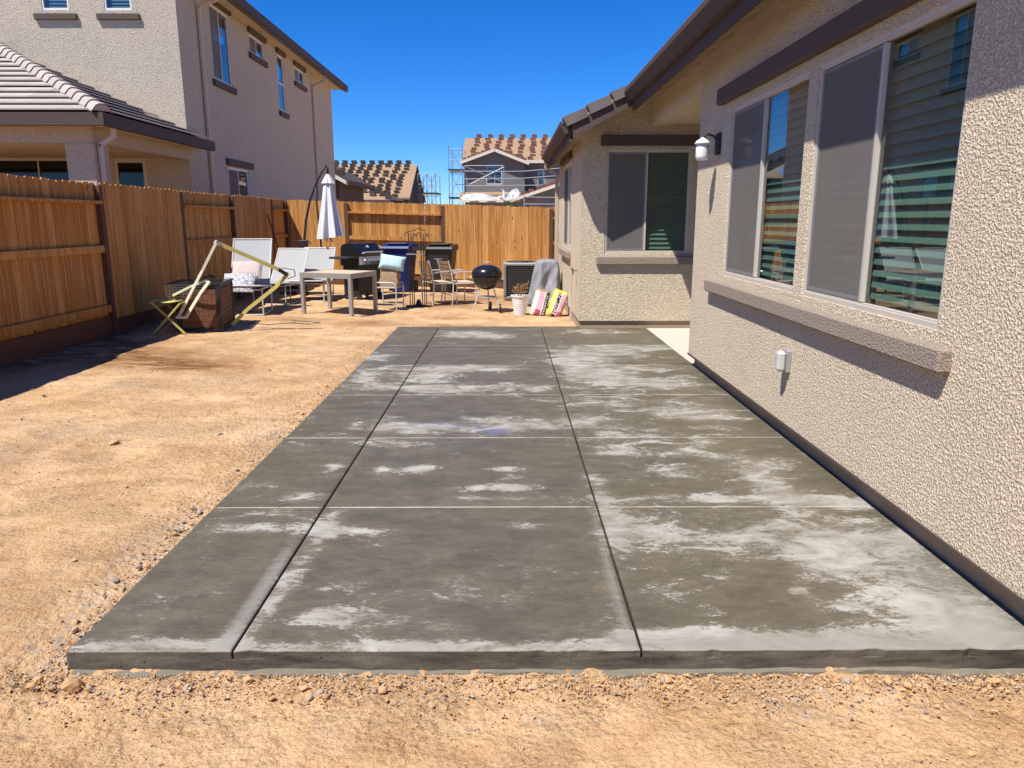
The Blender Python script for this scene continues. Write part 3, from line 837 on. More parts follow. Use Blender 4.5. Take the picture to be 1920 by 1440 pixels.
# wall lantern
lx,ly,lz=1.865,7.46,2.0
wl_=thing('wall_lantern','white glass lantern on a black bracket fixed to the stucco wall beside the windows','lamp',(WX-.001,7.5,2.4))
L=lambda m:None
b=MB();b.bev(WX-.03,WX+.002,7.44,7.56,2.30,2.50,.006);b.build('back_plate',M_['black_matte'],wl_,world=True)
b=MB();b.tube([(WX-.02,7.5,2.42),(WX-.06,7.5,2.475),(WX-.11,7.5,2.49),(WX-.15,7.5,2.475),(WX-.165,7.5,2.45)],.011,8);b.build('arm',M_['black_matte'],wl_,world=True)
b=MB();b.lathe([(.012,.0),(.02,-.01),(.055,-.03),(.072,-.05),(.074,-.062),(.05,-.064)],24,(WX-.165,7.5,2.462));b.build('cap',M_['white_plastic'],wl_,smooth=True,world=True)
b=MB();b.lathe([(.054,0),(.06,-.03),(.06,-.11),(.055,-.142),(.045,-.146)],24,(WX-.165,7.5,2.398));b.build('glass_shade',M_['lamp_glass'],wl_,smooth=True,world=True)
# weatherproof outlet
oc=thing('outlet_cover','grey bubble cover over an outdoor outlet low on the stucco wall','outlet',(WX,5.33,.62))
b=MB();b.bev(WX-.03,WX+.002,5.27,5.37,.61,.77,.005);b.build('base_plate',M_['metal_grey'],oc,world=True)
b=MB();b.bev(WX-.095,WX-.029,5.275,5.365,.615,.765,.02);b.build('cover',M_['metal_light'],oc,world=True)

# ================================================================ fences
def board_mesh(h,w=.138):
    b=MB();t=.016;c=.022
    poly=[(-w/2,0,0),(w/2,0,0),(w/2,0,h-c),(w/2-c,0,h),(-w/2+c,0,h),(-w/2,0,h-c)]
    b.prism(poly,(0,t,0));return b.mesh('fence_board',M_['wood'])
BM=[board_mesh(1.77+.008*k) for k in range(3)]
def fence(name,label,loc,rz,length,panels,zf):
    """Local x along the fence, front face towards local -y. panels: (x0,x1,kind)."""
    f=thing(name,label,'fence',loc,rz)
    for x0,x1,kind in panels:
        h0=zf(x0);h1=zf(x1);zm=lambda x:h0+(h1-h0)*(x-x0)/(x1-x0)
        b=MB();b.box(x1-.045,x1+.045,-.045,.045,zf(x1)-.05,zf(x1)+1.955);b.build('post',M_['post'],f)
        front=kind=='board'
        for zz,hh,th,nm in ((1.72,.04,.1,'rail'),(1.10,.089,.04,'rail'),(.31,.1,.04,'rail')):
            b=MB();y0,y1=(-.035,.005) if th<.09 else (-.075,.02)
            if front: y0,y1=(-.02,.018)
            b.add([(x0+.046,y0,zm(x0)+zz),(x1-.046,y0,zm(x1)+zz),(x1-.046,y1,zm(x1)+zz),(x0+.046,y1,zm(x0)+zz),
                   (x0+.046,y0,zm(x0)+zz+hh),(x1-.046,y0,zm(x1)+zz+hh),(x1-.046,y1,zm(x1)+zz+hh),(x0+.046,y1,zm(x0)+zz+hh)],
                  [(0,3,2,1),(4,5,6,7),(0,1,5,4),(1,2,6,5),(2,3,7,6),(3,0,4,7)])
            b.build(nm,M_['wood'],f)
        b=MB();ky=(-.012,.014)
        b.add([(x0+.046,ky[0],zm(x0)-.05),(x1-.046,ky[0],zm(x1)-.05),(x1-.046,ky[1],zm(x1)-.05),(x0+.046,ky[1],zm(x0)-.05),
               (x0+.046,ky[0],zm(x0)+.26),(x1-.046,ky[0],zm(x1)+.26),(x1-.046,ky[1],zm(x1)+.26),(x0+.046,ky[1],zm(x0)+.26)],
              [(0,3,2,1),(4,5,6,7),(0,1,5,4),(1,2,6,5),(2,3,7,6),(3,0,4,7)])
        b.build('kickboard',M_['kick'],f)
        n=max(1,round((x1-x0)/.1415));st=(x1-x0)/n
        for i in range(n):
            x=x0+st*(i+.5)
            yy=(-.0365 if front else .0205)+random.uniform(0,.002)
            if front: yy-=.016*0
            z=zm(x)+.215+random.uniform(-.004,.006)
            if not front: pass
            o=link('fence_board',random.choice(BM),f,loc=(x,yy,z),rot=(0,random.uniform(-.003,.003),random.uniform(-.02,.02)))
            s=st/.138*random.uniform(.985,.999);o.scale=(s,1,1)
    return f
FX=-5.35
lp=[(-2.2,.25,'board'),(.25,2.7,'rail'),(2.7,5.15,'board'),(5.15,7.6,'rail') ]
P0=-4.6
left_panels=[(-4.6,-2.15,'rail'),(-2.15,.3,'board'),(.3,2.74,'rail'),(2.74,5.18,'board'),(5.18,7.62,'board'),(7.62,10.08,'rail'),(10.08,12.56,'board'),(12.56,14.9,'rail'),(14.9,17.3,'board'),(17.3,18.46,'rail')]
fence('left_fence','long cedar board fence with dog-eared tops along the left side of the dirt yard',(FX,0,.17),math.pi/2,18,left_panels,lambda x:0.)
BY=18.5
fence('back_fence','cedar board fence across the back of the yard behind the grills and bins',(FX,BY,.17),0,8,[(.05,1.46,'board'),(1.46,3.78,'rail'),(3.78,6.4,'board'),(6.4,8.8,'rail')],lambda x:-.028*x)

# ================================================================ left-hand house
HX=-6.9;HY=16.9
lh=thing('two_storey_house','greige two storey stucco house with tiled patio cover beyond the left fence','house',(-10,20,.2))
PS=lambda u,z,d:(HX-d,u,z)      # side wall facing +x
PF=lambda u,z,d:(u,HY+d,z)      # rear wall facing the camera
s1=(18.75,19.95,4.93,6.6);s2=(21.5,22.7,6.08,6.55);s3=(23.95,24.6,4.93,6.55);s4=(25.85,26.98,6.1,6.55);s5=(19.2,20.65,1.9,2.97)
b=MB();wall(b,PS,HY+.141,31,.1,6.9,[s1,s2,s3,s4,s5],.14);b.build('wall',M_['stucco_far'],lh,world=True)
f1=(-9.68,-9.12,5.95,7.0);f2=(-8.38,-7.82,5.95,7.0);f3=(-11.6,-9.1,.9,3.02);f4=(-8.55,-7.86,.9,2.98)
b=MB();wall(b,PF,-19,HX,.1,6.9,[f1,f2,f3,f4],.14)
b.add([(HX,HY,6.9),(-10.2,HY,8.35),(-13.5,HY,6.9)],[(0,1,2)])
b.build('wall',M_['stucco_far'],lh,world=True)
b=MB();b.add([(HX-.141,31,.1),(-19,31,.1),(-19,31,6.9),(HX-.141,31,6.9)],[(0,1,2,3)]);b.add([(-19,HY+.141,.1),(-19,31,.1),(-19,31,6.9),(-19,HY+.141,6.9)],[(0,1,2,3)]);b.build('wall',M_['stucco_far'],lh,world=True)
wf=M_['white_frame']
for s_,sp,hz in ((s1,[19.35],False),(s2,[22.1],False),(s3,None,True),(s4,[26.4],False),(s5,[19.92],False)):
    window(lh,PS,*s_,wf,split=sp,frame=.04,glassname='glass_dark',horiz=hz,screen=[0] if sp else None)
for s_ in (f1,f2): window(lh,PF,*s_,wf,frame=.035,glassname='glass_dark',blinds=True)
window(lh,PF,*f3,M_['frame'],split=[-11.2,-10.2],frame=.07,glassname='glass_low')
window(lh,PF,*f4,M_['frame'],frame=.07,glassname='glass_low')
b=MB()
b.add([(-18.8,HY+.2,.2),(HX-.2,HY+.2,.2),(HX-.2,30.8,.2),(-18.8,30.8,.2)],[(0,1,2,3)])
b.add([(-18.8,HY+.2,3.5),(HX-.2,HY+.2,3.5),(HX-.2,30.8,3.5),(-18.8,30.8,3.5)],[(0,1,2,3)])
b.add([(-8.5,HY+.15,.2),(-8.5,30.8,.2),(-8.5,30.8,6.8),(-8.5,HY+.15,6.8)],[(0,1,2,3)])
b.add([(-18,HY+2.5,.2),(HX-.2,HY+2.5,.2),(HX-.2,HY+2.5,6.8),(-18,HY+2.5,6.8)],[(0,1,2,3)])
b.build('interior',M_['interior'],lh,world=True,fix=False)
def trim_s(u0,u1,z0,z1):
    m=MB();m.bev(HX-.01,HX+.07,u0,u1,z0,z1,.006);return m
for s_ in (s1,s2,s3,s4):
    e=.12
    trim_s(s_[0]-e,s_[1]+e,s_[2]-.16,s_[2]-.015).build('window_sill',M_['trim'],lh,world=True)
    trim_s(s_[0]-e,s_[1]+e,s_[3]+.015,s_[3]+.15).build('window_header',M_['trim'],lh,world=True)
trim_s(19.08,20.95,3.0,3.16).build('window_header',M_['trim'],lh,world=True)
for s_ in (f1,f2):
    m=MB();m.bev(s_[0]-.16,s_[1]+.16,HY-.07,HY+.01,s_[2]-.19,s_[2]-.075,.006);m.build('window_sill',M_['trim'],lh,world=True)
m=MB();m.bev(-11.9,-8.0,HY-.07,HY+.01,3.03,3.2,.006);m.build('window_header',M_['trim'],lh,world=True)
# main roof with side eave
b=MB();mz=lambda x:6.78+.42*(-6.38-x)
b.add([(-6.38,HY-.05,6.62),(-6.38,31.45,6.62),(-13,31.45,mz(-13)-.16),(-13,HY-.05,mz(-13)-.16),(-6.38,HY-.05,6.84),(-6.38,31.45,6.84),(-13,31.45,mz(-13)+.06),(-13,HY-.05,mz(-13)+.06)],[(0,1,2,3),(4,7,6,5),(0,4,5,1),(1,5,6,2),(2,6,7,3),(3,7,4,0)])
b.build('roof',M_['tile_dark'],lh,world=True)
b=MB();b.box(-6.43,-6.32,HY-.05,31.45,6.64,6.86);b.build('gutter',M_['gutter'],lh,world=True)
b=MB();b.box(-6.9,-6.44,HY-.04,31.4,6.70,6.73);b.build('soffit',M_['stucco_smooth'],lh,world=True)
# downspouts on the side wall
for y in (18.0,27.95):
    b=MB();b.obox((-6.42,y,6.64),(-6.42,y,6.45),.08,.06);b.obox((-6.42,y,6.45),(-6.85,y,6.3),.08,.06);b.obox((-6.85,y,6.3),(-6.85,y,.3),.08,.06,up=(1,0,0));b.build('downspout',M_['stucco_smooth'],lh,world=True)
# patio cover: hip roof of flat tiles
EX=-6.5;EY=12.65;EZ=3.36;RS=.44
depth=HY-EY
nc=13;dc=depth/nc
def tile_run(a0,b0,a1,b1,toP,q0,q1,stag,tw=.42):
    """One course between plan offsets q0..q1 (from the eave); a,b are limits at q0 / q1."""
    xs=[];x=a0-tw*stag
    while x<b0: xs.append(x);x+=tw
    for x in xs:
        l0=max(x,a0);r0=min(x+tw-.004,b0);l1=max(x,a1);r1=min(x+tw-.004,b1)
        if r0-l0<.02: continue
        l1=min(l1,r0);r1=max(min(r1,b1),l1)
        m=MB()
        zq=lambda q:EZ+RS*q
        lo=[toP(l0,q0,zq(q0)+.05),toP(r0,q0,zq(q0)+.05),toP(r1,q1+.02,zq(q1+.02)),toP(l1,q1+.02,zq(q1+.02))]
        hi=[toP(l0,q0,zq(q0)+.075),toP(r0,q0,zq(q0)+.075),toP(r1,q1+.02,zq(q1+.02)+.02),toP(l1,q1+.02,zq(q1+.02)+.02)]
        m.add(lo+hi,[(0,3,2,1),(4,5,6,7),(0,1,5,4),(1,2,6,5),(2,3,7,6),(3,0,4,7)])
        m.build('roof_tile',M_['tile'],lh,world=True)
for k in range(nc):
    q0=k*dc;q1=(k+1)*dc
    tile_run(-16.0,EX-q0-.1,-16.0,EX-q1-.1,lambda a,q,z:(a,EY+q,z),q0,q1,(k%2)*.5)
    tile_run(EY+q0+.1,HY+.35 if q0<.4 else HY-.002,EY+q1+.1,HY+.35 if q1<.4 else HY-.002,lambda a,q,z:(EX-q,a,z),q0,q1,(k%2)*.5)
b=MB()
b.add([(-16,EY,EZ-.01),(EX,EY,EZ-.01),(EX-depth,HY,EZ+RS*depth-.01),(-16,HY,EZ+RS*depth-.01)],[(0,1,2,3)])
b.add([(EX,EY,EZ-.01),(EX,HY,EZ-.01),(EX-depth,HY,EZ+RS*depth-.01)],[(0,1,2)])
b.build('roof_deck',M_['trim'],lh,world=True,fix=False)
nr=19
for k in range(nr):
    t=k/nr;p=Vector((EX-depth*t+.02,EY+depth*t-.02,EZ+RS*depth*t+.06));d=Vector((-1,1,RS)).normalized()
    ln=depth*math.sqrt(2+RS*RS)/nr+.04
    side=Vector((1,1,0)).normalized();up=side.cross(d);up=up if up.z>0 else -up
    b=MB()
    prof=[(-.15,-.055),(-.09,.035),(-.04,.062),(.04,.062),(.09,.035),(.15,-.055)]
    A=[p+side*s_+up*(u_+.022) for s_,u_ in prof];B_=[p+d*ln+side*s_*.9+up*(u_-.006) for s_,u_ in prof]
    n=len(prof)
    A2=[v-up*.02 for v in A];B2=[v-up*.02 for v in B_]
    vs=A+B_+A2+B2
    fs=[(i,i+1,n+i+1,n+i) for i in range(n-1)]+[(2*n+i,3*n+i,3*n+i+1,2*n+i+1) for i in range(n-1)]+[(i,2*n+i,2*n+i+1,i+1) for i in range(n-1)]+[(0,n,3*n,2*n),(n-1,3*n-1,4*n-1,2*n-1)]
    fs+=[tuple(range(n))] if k==0 else []
    b.add(vs,fs);b.build('ridge_tile',M_['tile'],lh,world=True)
b=MB();b.box(-16,EX+.05,EY-.07,EY+.04,EZ-.19,EZ+.005);b.box(EX-.05,EX+.051,EY+.0405,HY+.35,EZ-.19,EZ+.004);b.build('gutter',M_['gutter'],lh,world=True)
b=MB();b.box(-16,-6.86,EY+.3,EY+.75,2.93,EZ-.0);b.box(-7.22,-6.861,EY+.752,HY-.002,2.95,EZ-.002);b.build('beam',M_['stucco_far'],lh,world=True)
b=MB();b.bev(-7.32,-6.845,EY+.285,EY+.765,.1,2.93,.01);b.build('column',M_['stucco_far'],lh,world=True)
b=MB();b.box(-16,-7.23,EY+.76,HY-.002,3.0,3.05);b.box(-6.84,EX-.05,EY+.05,HY+.3,3.2,3.24);b.box(-16,-6.845,EY+.045,EY+.298,3.2,3.24);b.build('ceiling',M_['stucco_smooth'],lh,world=True)
b=MB();y=EY+.42;b.obox((-6.56,y,3.2),(-6.56,y,3.02),.07,.06);b.obox((-6.56,y,3.03),(-6.8,y,2.9),.07,.06);b.obox((-6.8,y,2.92),(-6.8,y,.2),.07,.06,up=(1,0,0));b.build('downspout',M_['frame'],lh,world=True)
# ================================================================ yard things
def pillow_mesh(w,h,t,mat,name='pillow',n=14):
    """Stuffed cushion lying in the local xy plane."""
    vs=[];fs=[]
    for side in (1,-1):
        for j in range(n+1):
            for i in range(n+1):
                u=i/n*2-1;v=j/n*2-1
                e=max(0,(1-abs(u)**3.2))**.5*max(0,(1-abs(v)**3.2))**.5
                pin=1-.07*(1-abs(v)**2)*abs(u)**2-.0*u
                pin2=1-.07*(1-abs(u)**2)*abs(v)**2
                wr=.05*math.sin(9*u+4*v)*math.cos(5*v)*e
                vs.append((u*w/2*pin2*pin,v*h/2*pin2*pin,side*t/2*(e+wr)))
    m=(n+1)*(n+1)
    for s_ in (0,1):
        for j in range(n):
            for i in range(n):
                a=s_*m+j*(n+1)+i;q=(a,a+1,a+n+2,a+n+1)
                fs.append(q if s_==0 else q[::-1])
    b=MB();b.add(vs,fs);me=b.mesh(name,mat,smooth=True,fix=False);return me

# ---- sling lounge chairs (local: faces -y, origin at ground)
def lounger(label,loc,rz,recl=.42):
    t=thing('sling_lounge_chair',label,'lounge chair',loc,rz,'white sling lounge chairs by the fence')
    w=.33
    for s_ in (-1,1):
        b=MB();x=s_*w
        b.tube([(x,-.42,.0125),(x,-.42,.36),(x,.28,.36),(x,.28,.0125)],.0125,8);b.tube([(x,-.42,.0125),(x,.28,.0125)],.012,8)
        b.build('side_frame',M_['metal_light'],t)
        b=MB();b.tube([(x*.98,-.5,.41),(x*.98,.22,.36),(x*.98,.22+recl,1.0)],.0125,8);b.build('sling_rail',M_['metal_light'],t)
    for y,z in ((-.42,.0125),(-.42,.35),(.28,.0125),(-.5,.41),(.22+recl,1.0)):
        b=MB();b.tube([(-w,y,z),(w,y,z)],.011,8);b.build('cross_bar',M_['metal_light'],t)
    def sheet(p0,p1,sag,name):
        vs=[];fs=[];n=10
        for j in range(n+1):
            for i in range(n+1):
                u=i/n;v=j/n
                p=Vector(p0).lerp(Vector(p1),v)
                vs.append((-w*.96+2*w*.96*u,p.y,p.z-sag*math.sin(math.pi*u)*math.sin(math.pi*v)))
        for j in range(n):
            for i in range(n): a=j*(n+1)+i;fs.append((a,a+1,a+n+2,a+n+1))
        o=len(vs);vs+=[(a,b_+.004,c-.006) for a,b_,c in vs];fs+=[tuple(k+o for k in reversed(f)) for f in fs]
        m=MB();m.add(vs,fs);m.build(name,M_['sling'],t,smooth=True,fix=False)
    sheet((0,-.49,.418),(0,.22,.37),.03,'seat_sling');sheet((0,.225,.375),(0,.215+recl,.985),.025,'back_sling')
    return t
L1=lounger('white sling lounge chair with two patterned pillows, next to the brick planter box',(-4.42,12.75,gz(-4.42,12.75)),math.radians(6),.46)
for o in L1.children:
    pass
L1.scale=(1,1,1.22)
L2=lounger('empty white sling lounge chair standing between two others',(-4.36,14.4,gz(-4.36,14.4)),math.radians(-12))
L3=lounger('white sling lounge chair with one cream pillow, behind the square patio table',(-3.9,15.05,gz(-3.9,15.05)),math.radians(-2))
def put(me,name,label,cat,loc,rot,group=None):
    o=link(name,me,loc=loc,rot=rot);tag(o,label,cat,group);return o
M_['pillow_pat']=None
def mat_pat():
    m,nt,bs=new_mat('diamond_pillow');v=objc(nt)
    w1=nd(nt,'ShaderNodeTexVoronoi',{'Vector':mapping(nt,v,(16,16,4)),'Scale':1.0},feature='DISTANCE_TO_EDGE').outputs['Distance']
    c=mixc(nt,ramp(nt,w1,[(.04,1.),(.12,0.)]),(.5,.49,.5),(.2,.21,.25));setc(nt,bs,c);bs.inputs['Roughness'].default_value=.9
    bump(nt,bs,w1,.4,.01);return m
M_['pillow_pat']=mat_pat()
put(pillow_mesh(.52,.36,.15,M_['pillow']),'pillow','pale pink ribbed pillow lying above a diamond patterned one on a sling chair','pillow',(-4.42,12.82,gz(-4.4,12.8)+.72),(math.radians(52),0,math.radians(6)))
put(pillow_mesh(.54,.48,.12,M_['pillow_pat']),'pillow','white pillow with grey diamond pattern leaning on a sling chair seat','pillow',(-4.44,12.42,gz(-4.4,12.4)+.54),(math.radians(36),0,math.radians(5)))
put(pillow_mesh(.5,.34,.17,M_['pillow']),'pillow','plain cream pillow on the seat behind the patio table','pillow',(-3.92,15.0,gz(-3.9,15)+.50),(math.radians(22),math.radians(4),math.radians(3)))

# ---- square table
tb=thing('patio_table','square grey metal patio table with teak slat top on the dirt','table',(-2.93,13.07,gz(-2.93,13.07)),math.radians(-20))
hw,hd,ht=.5,.43,.715
for i in range(6):
    b=MB();y0=-hd+.03+(2*hd-.06)/6*i;b.bev(-hw+.02,hw-.02,y0+.003,y0+(2*hd-.06)/6-.003,ht-.03,ht-.004,.003);b.build('top_slat',M_['wood_top'],tb)
b=MB()
for s_ in (-1,1): b.box(-hw+.0605,hw-.0605,s_*(hd-.0125)-.0125,s_*(hd-.0125)+.0125,ht-.085,ht);b.box(s_*(hw-.0125)-.0125,s_*(hw-.0125)+.0125,-hd+.0605,hd-.0605,ht-.085,ht-.0005)
b.build('apron',M_['metal_grey'],tb)
leg=MB();leg.bev(-.03,.03,-.03,.03,0,ht+.001,.003);legm=leg.mesh('leg',M_['metal_grey'])
for sx in (-1,1):
    for sy in (-1,1): link('leg',legm,tb,loc=(sx*(hw-.03),sy*(hd-.03),0))

# ---- cantilever umbrella, folded
um=thing('patio_umbrella','closed white cantilever umbrella on a curved black pole','umbrella',(-4.3,16,gz(-4.3,16)))
b=MB();b.tube([(0,0,.03),(0,0,.5),(.02,0,1.1),(.09,-.01,1.55),(.2,-.03,1.95),(.36,-.06,2.3),(.5,-.08,2.53),(.575,-.09,2.625)],[.026,.026,.025,.024,.023,.022,.02,.02],10);b.build('mast',M_['black_matte'],um,smooth=True)
b=MB();b.tube([(.33,-.05,2.24),(.345,-.06,1.9),(.39,-.08,1.1),(.40,-.08,.35),(.4,-.08,.02)],.02,8);b.build('strut',M_['black_matte'],um,smooth=True)
b=MB();b.obox((-.55,0,.03),(.55,0,.03),.07,.05);b.obox((0,-.55,.085),(0,.55,.085),.07,.05);b.build('cross_base',M_['black_matte'],um)
b=MB();b.bev(-.09,.09,-.05,.05,1.0,1.14,.012);b.tube([(-.09,0,1.1),(-.17,0,1.13)],.012);b.tube([(.09,0,1.13),(.17,.0,1.06)],.012);b.build('crank',M_['black_matte'],um)
def canopy(prof,folds,amp,c,seed,zamp=.0):
    n=96;vs=[];fs=[]
    for k,(r,z) in enumerate(prof):
        for i in range(n):
            a=2*math.pi*i/n
            am=amp*(k/(len(prof)-1))**.7*(1+.45*math.sin(2.3*a+seed*3))
            f=1+am*(math.cos(folds*a+seed)+.35*math.cos((folds*2+1)*a+seed*2+k*.2))
            vs.append((c[0]+r*f*math.cos(a),c[1]+r*f*math.sin(a),c[2]+z+zamp*(k/(len(prof)-1))**3*math.cos(a-.6)))
    for k in range(len(prof)-1):
        for i in range(n): fs.append((k*n+i,k*n+(i+1)%n,(k+1)*n+(i+1)%n,(k+1)*n+i))
    m=MB();m.add(vs,fs);return m
cc=(.61,-.1,gz(-4.3,16)*-1+2.6)
cz=2.60
canopy([(.028,.0),(.05,-.03),(.09,-.11),(.125,-.185)],8,.10,(.61,-.1,cz-.13),.4).build('top_vent',M_['canvas'],um,smooth=True,fix=False)
canopy([(.07,0),(.10,-.12),(.14,-.4),(.19,-.7),(.235,-.95),(.26,-1.13)],7,.2,(.61,-.1,cz-.26),1.1,.045).build('canopy',M_['canvas'],um,smooth=True,fix=False)
b=MB();b.tube([(.575,-.09,2.62),(.61,-.1,2.64),(.615,-.1,2.56),(.613,-.1,2.45)],.024,10);b.tube([(.61,-.1,2.45),(.60,-.1,1.15)],.018,8);b.build('hub',M_['black_matte'],um,smooth=True)
for k in range(8):
    a=k*math.pi/4+.2
    b=MB();b.tube([(.61+.03*math.cos(a),-.1+.03*math.sin(a),2.3),(.605+.15*math.cos(a),-.1+.15*math.sin(a),1.2)],.007,6);b.build('rib',M_['metal_light'],um)
b=MB();b.bev(.52,.56,-.2,-.15,1.12,1.2,.01);b.bev(.63,.67,-.22,-.18,1.1,1.17,.01);b.build('strap',M_['bag_white'],um)

# ---- gas grill (local: front towards -y)
gg=thing('gas_grill','black gas barbecue with side shelf and row of silver knobs beside the blue bin','grill',(-3.0,15.55,gz(-3,15.55)),math.radians(60))
b=MB();prof=[(-.27,.87),(.24,.87),(.24,1.02),(.18,1.1),(.02,1.135),(-.08,1.12),(-.2,1.0),(-.27,.93)]
b.prism([(-.36,y,z) for y,z in prof],(.72,0,0));b.build('lid',M_['black'],gg)
b=MB();b.tube([(-.28,-.27,.93),(-.28,-.32,.95),(.28,-.32,.95),(.28,-.27,.93)],.013,8);b.build('lid_handle',M_['metal_light'],gg)
b=MB();b.lathe([(.035,0),(.035,.008),(.02,.012)],16,(0,0,0));o=b.build('thermometer',M_['metal_light'],gg);o.location=(0,-.165,1.055);o.rotation_euler=(math.radians(45),0,0)
b=MB();b.prism([(-.37,-.27,.868),(-.37,.25,.868),(-.37,.25,.68),(-.37,-.2,.68)],(.74,0,0));b.build('firebox',M_['black_matte'],gg)
b=MB();b.prism([(-.38,-.29,.86),(-.38,-.275,.865),(-.38,-.23,.70),(-.38,-.36,.72)],(.76,0,0));b.build('control_panel',M_['ac_grey'],gg)
for k in range(5):
    b=MB();b.lathe([(.03,0),(.028,.02),(.022,.035),(.01,.037)],14);o=b.build('knob',M_['metal_light'],gg,smooth=True);o.location=(-.28+.14*k,-.325,.79);o.rotation_euler=(math.radians(65),0,0)
for s_ in (-1,1):
    b=MB();x0,x1=sorted((s_*.385,s_*.72));b.bev(x0,x1,-.25,.23,.83,.87,.01);b.build('side_shelf',M_['black_matte'],gg)
b=MB();b.box(-.34,.34,-.2,.2,.12,.678);b.build('cabinet',M_['black_matte'],gg)
for sx in (-1,1):
    for sy in (-1,1):
        o=MB().lathe([(.015,-.02),(.06,-.02),(.06,.02),(.015,.02)],16).build('wheel',M_['black_plastic'],gg);o.location=(sx*.31,sy*.17,.06);o.rotation_euler=(0,math.pi/2,0)
# ---- wheeled bins (front towards -y)
def bin_(label,loc,rz,mat,lidmat):
    t=thing('wheeled_bin',label,'trash bin',loc,rz,'wheeled bins along the back fence')
    b=MB();w0,d0,w1,d1,h=.23,.22,.31,.33,.95
    vs=[];
    for (w,d,z) in ((w0,d0,.04),(w1,d1,h)):
        c=.05
        vs+=[(-w+c,-d,z),(w-c,-d,z),(w,-d+c,z),(w,d-c,z),(w-c,d,z),(-w+c,d,z),(-w,d-c,z),(-w,-d+c,z)]
    b.add(vs,[tuple(range(7,-1,-1)),tuple(range(8,16))]+[(i,(i+1)%8,8+(i+1)%8,8+i) for i in range(8)]);b.build('body',mat,t)
    b=MB();b.bev(-.34,.34,-.365,.35,.945,.985,.015);b.build('rim',mat,t)
    b=MB();b.prism([(-.33,-.38,.987),(-.33,-.36,1.03),(-.33,-.1,1.075),(-.33,.2,1.085),(-.33,.36,1.06),(-.33,.37,.987)],(.66,0,0));l=b.build('lid',lidmat,t)
    b=MB();b.bev(-.24,.24,-.28,.22,1.078,1.1,.01);b.build('lid_panel',lidmat,l)
    b=MB();b.tube([(-.3,.4,1.0),(.3,.4,1.0)],.018,8);b.obox((-.28,.33,.99),(-.28,.41,1.0),.03,.03);b.obox((.28,.33,.99),(.28,.41,1.0),.03,.03);b.build('handle',mat,t)
    for s_ in (-1,1):
        o=MB().lathe([(.03,-.03),(.12,-.03),(.13,0),(.12,.03),(.03,.03)],20).build('wheel',M_['black_plastic'],t);o.location=(s_*.27,.25,.13);o.rotation_euler=(0,math.pi/2,0)
    return t
b1=bin_('blue wheeled recycling bin with ribbed lid against the back fence',(-2.42,17.05,gz(-2.42,17.05)),math.radians(-10),M_['blue_plastic'],M_['blue_plastic'])
b2=bin_('black wheeled trash bin with flat lid against the back fence',(-1.52,17.3,gz(-1.5,17.3)),math.radians(-8),M_['black_plastic'],M_['black_plastic'])
for bb,s_ in ((b1,1),(b2,1)):
    o=MB().box(-.1,.1,-.318,-.31,.76,.775).build('embossed_mark',M_['metal_grey'],bb)
# ---- stool with paper bag and pillow
st=thing('metal_stool','low grey tube metal stool holding a paper bag beside the patio table','stool',(-2.17,13.75,gz(-2.17,13.75)),math.radians(-12))
for y in (-.19,.19):
    b=MB();b.tube([(-.2,y,0),(-.2,y,.42),(-.185,y,.475),(-.14,y,.5),(.14,y,.5),(.185,y,.475),(.2,y,.42),(.2,y,0)],.0125,8);b.build('leg_frame',M_['metal_light'],st)
b=MB();b.bev(-.185,.185,-.205,.205,.395,.42,.005);b.build('seat',M_['metal_grey'],st)
b=MB();b.box(-.19,.19,-.2,-.18,.09,.12);b.box(-.19,.19,.18,.2,.09,.12);b.build('stretcher',M_['metal_grey'],st)
g0=gz(-2.17,13.75)
def bag(w,d,h,mat,name,seed=0,n=8):
    vs=[];fs=[];ring=[(-w,-d),(-w*.3,-d*1.1),(w*.35,-d*1.1),(w,-d),(w*1.02,0),(w,d),(0,d*1.1),(-w,d),(-w*1.02,0)]
    K=len(ring)
    for j in range(n+1):
        z=h*j/n
        for i,(x,y) in enumerate(ring):
            k=1-.12*(j/n)**2+.05*math.sin(7*j/n+i*2+seed)
            vs.append((x*k+.012*math.sin(j*2.1+i),y*k*(1-.4*(j/n)**2),z))
    for j in range(n):
        for i in range(K): a=j*K+i;c=j*K+(i+1)%K;fs.append((a,c,c+K,a+K))
    fs.append(tuple(reversed(range(K))));fs.append(tuple(n*K+i for i in range(K)))
    b=MB();b.add(vs,fs);return b.mesh(name,mat)
put(bag(.165,.12,.34,M_['paper'],'paper_bag'),'paper_bag','brown paper bag standing on the low metal stool','bag',(-2.15,13.78,g0+.421),(0,0,math.radians(-10)))
put(pillow_mesh(.47,.28,.2,M_['pillow_teal']),'pillow','pale aqua pillow lying on top of the brown paper bag','pillow',(-2.1,13.74,g0+.85),(math.radians(68),math.radians(8),math.radians(-4)))
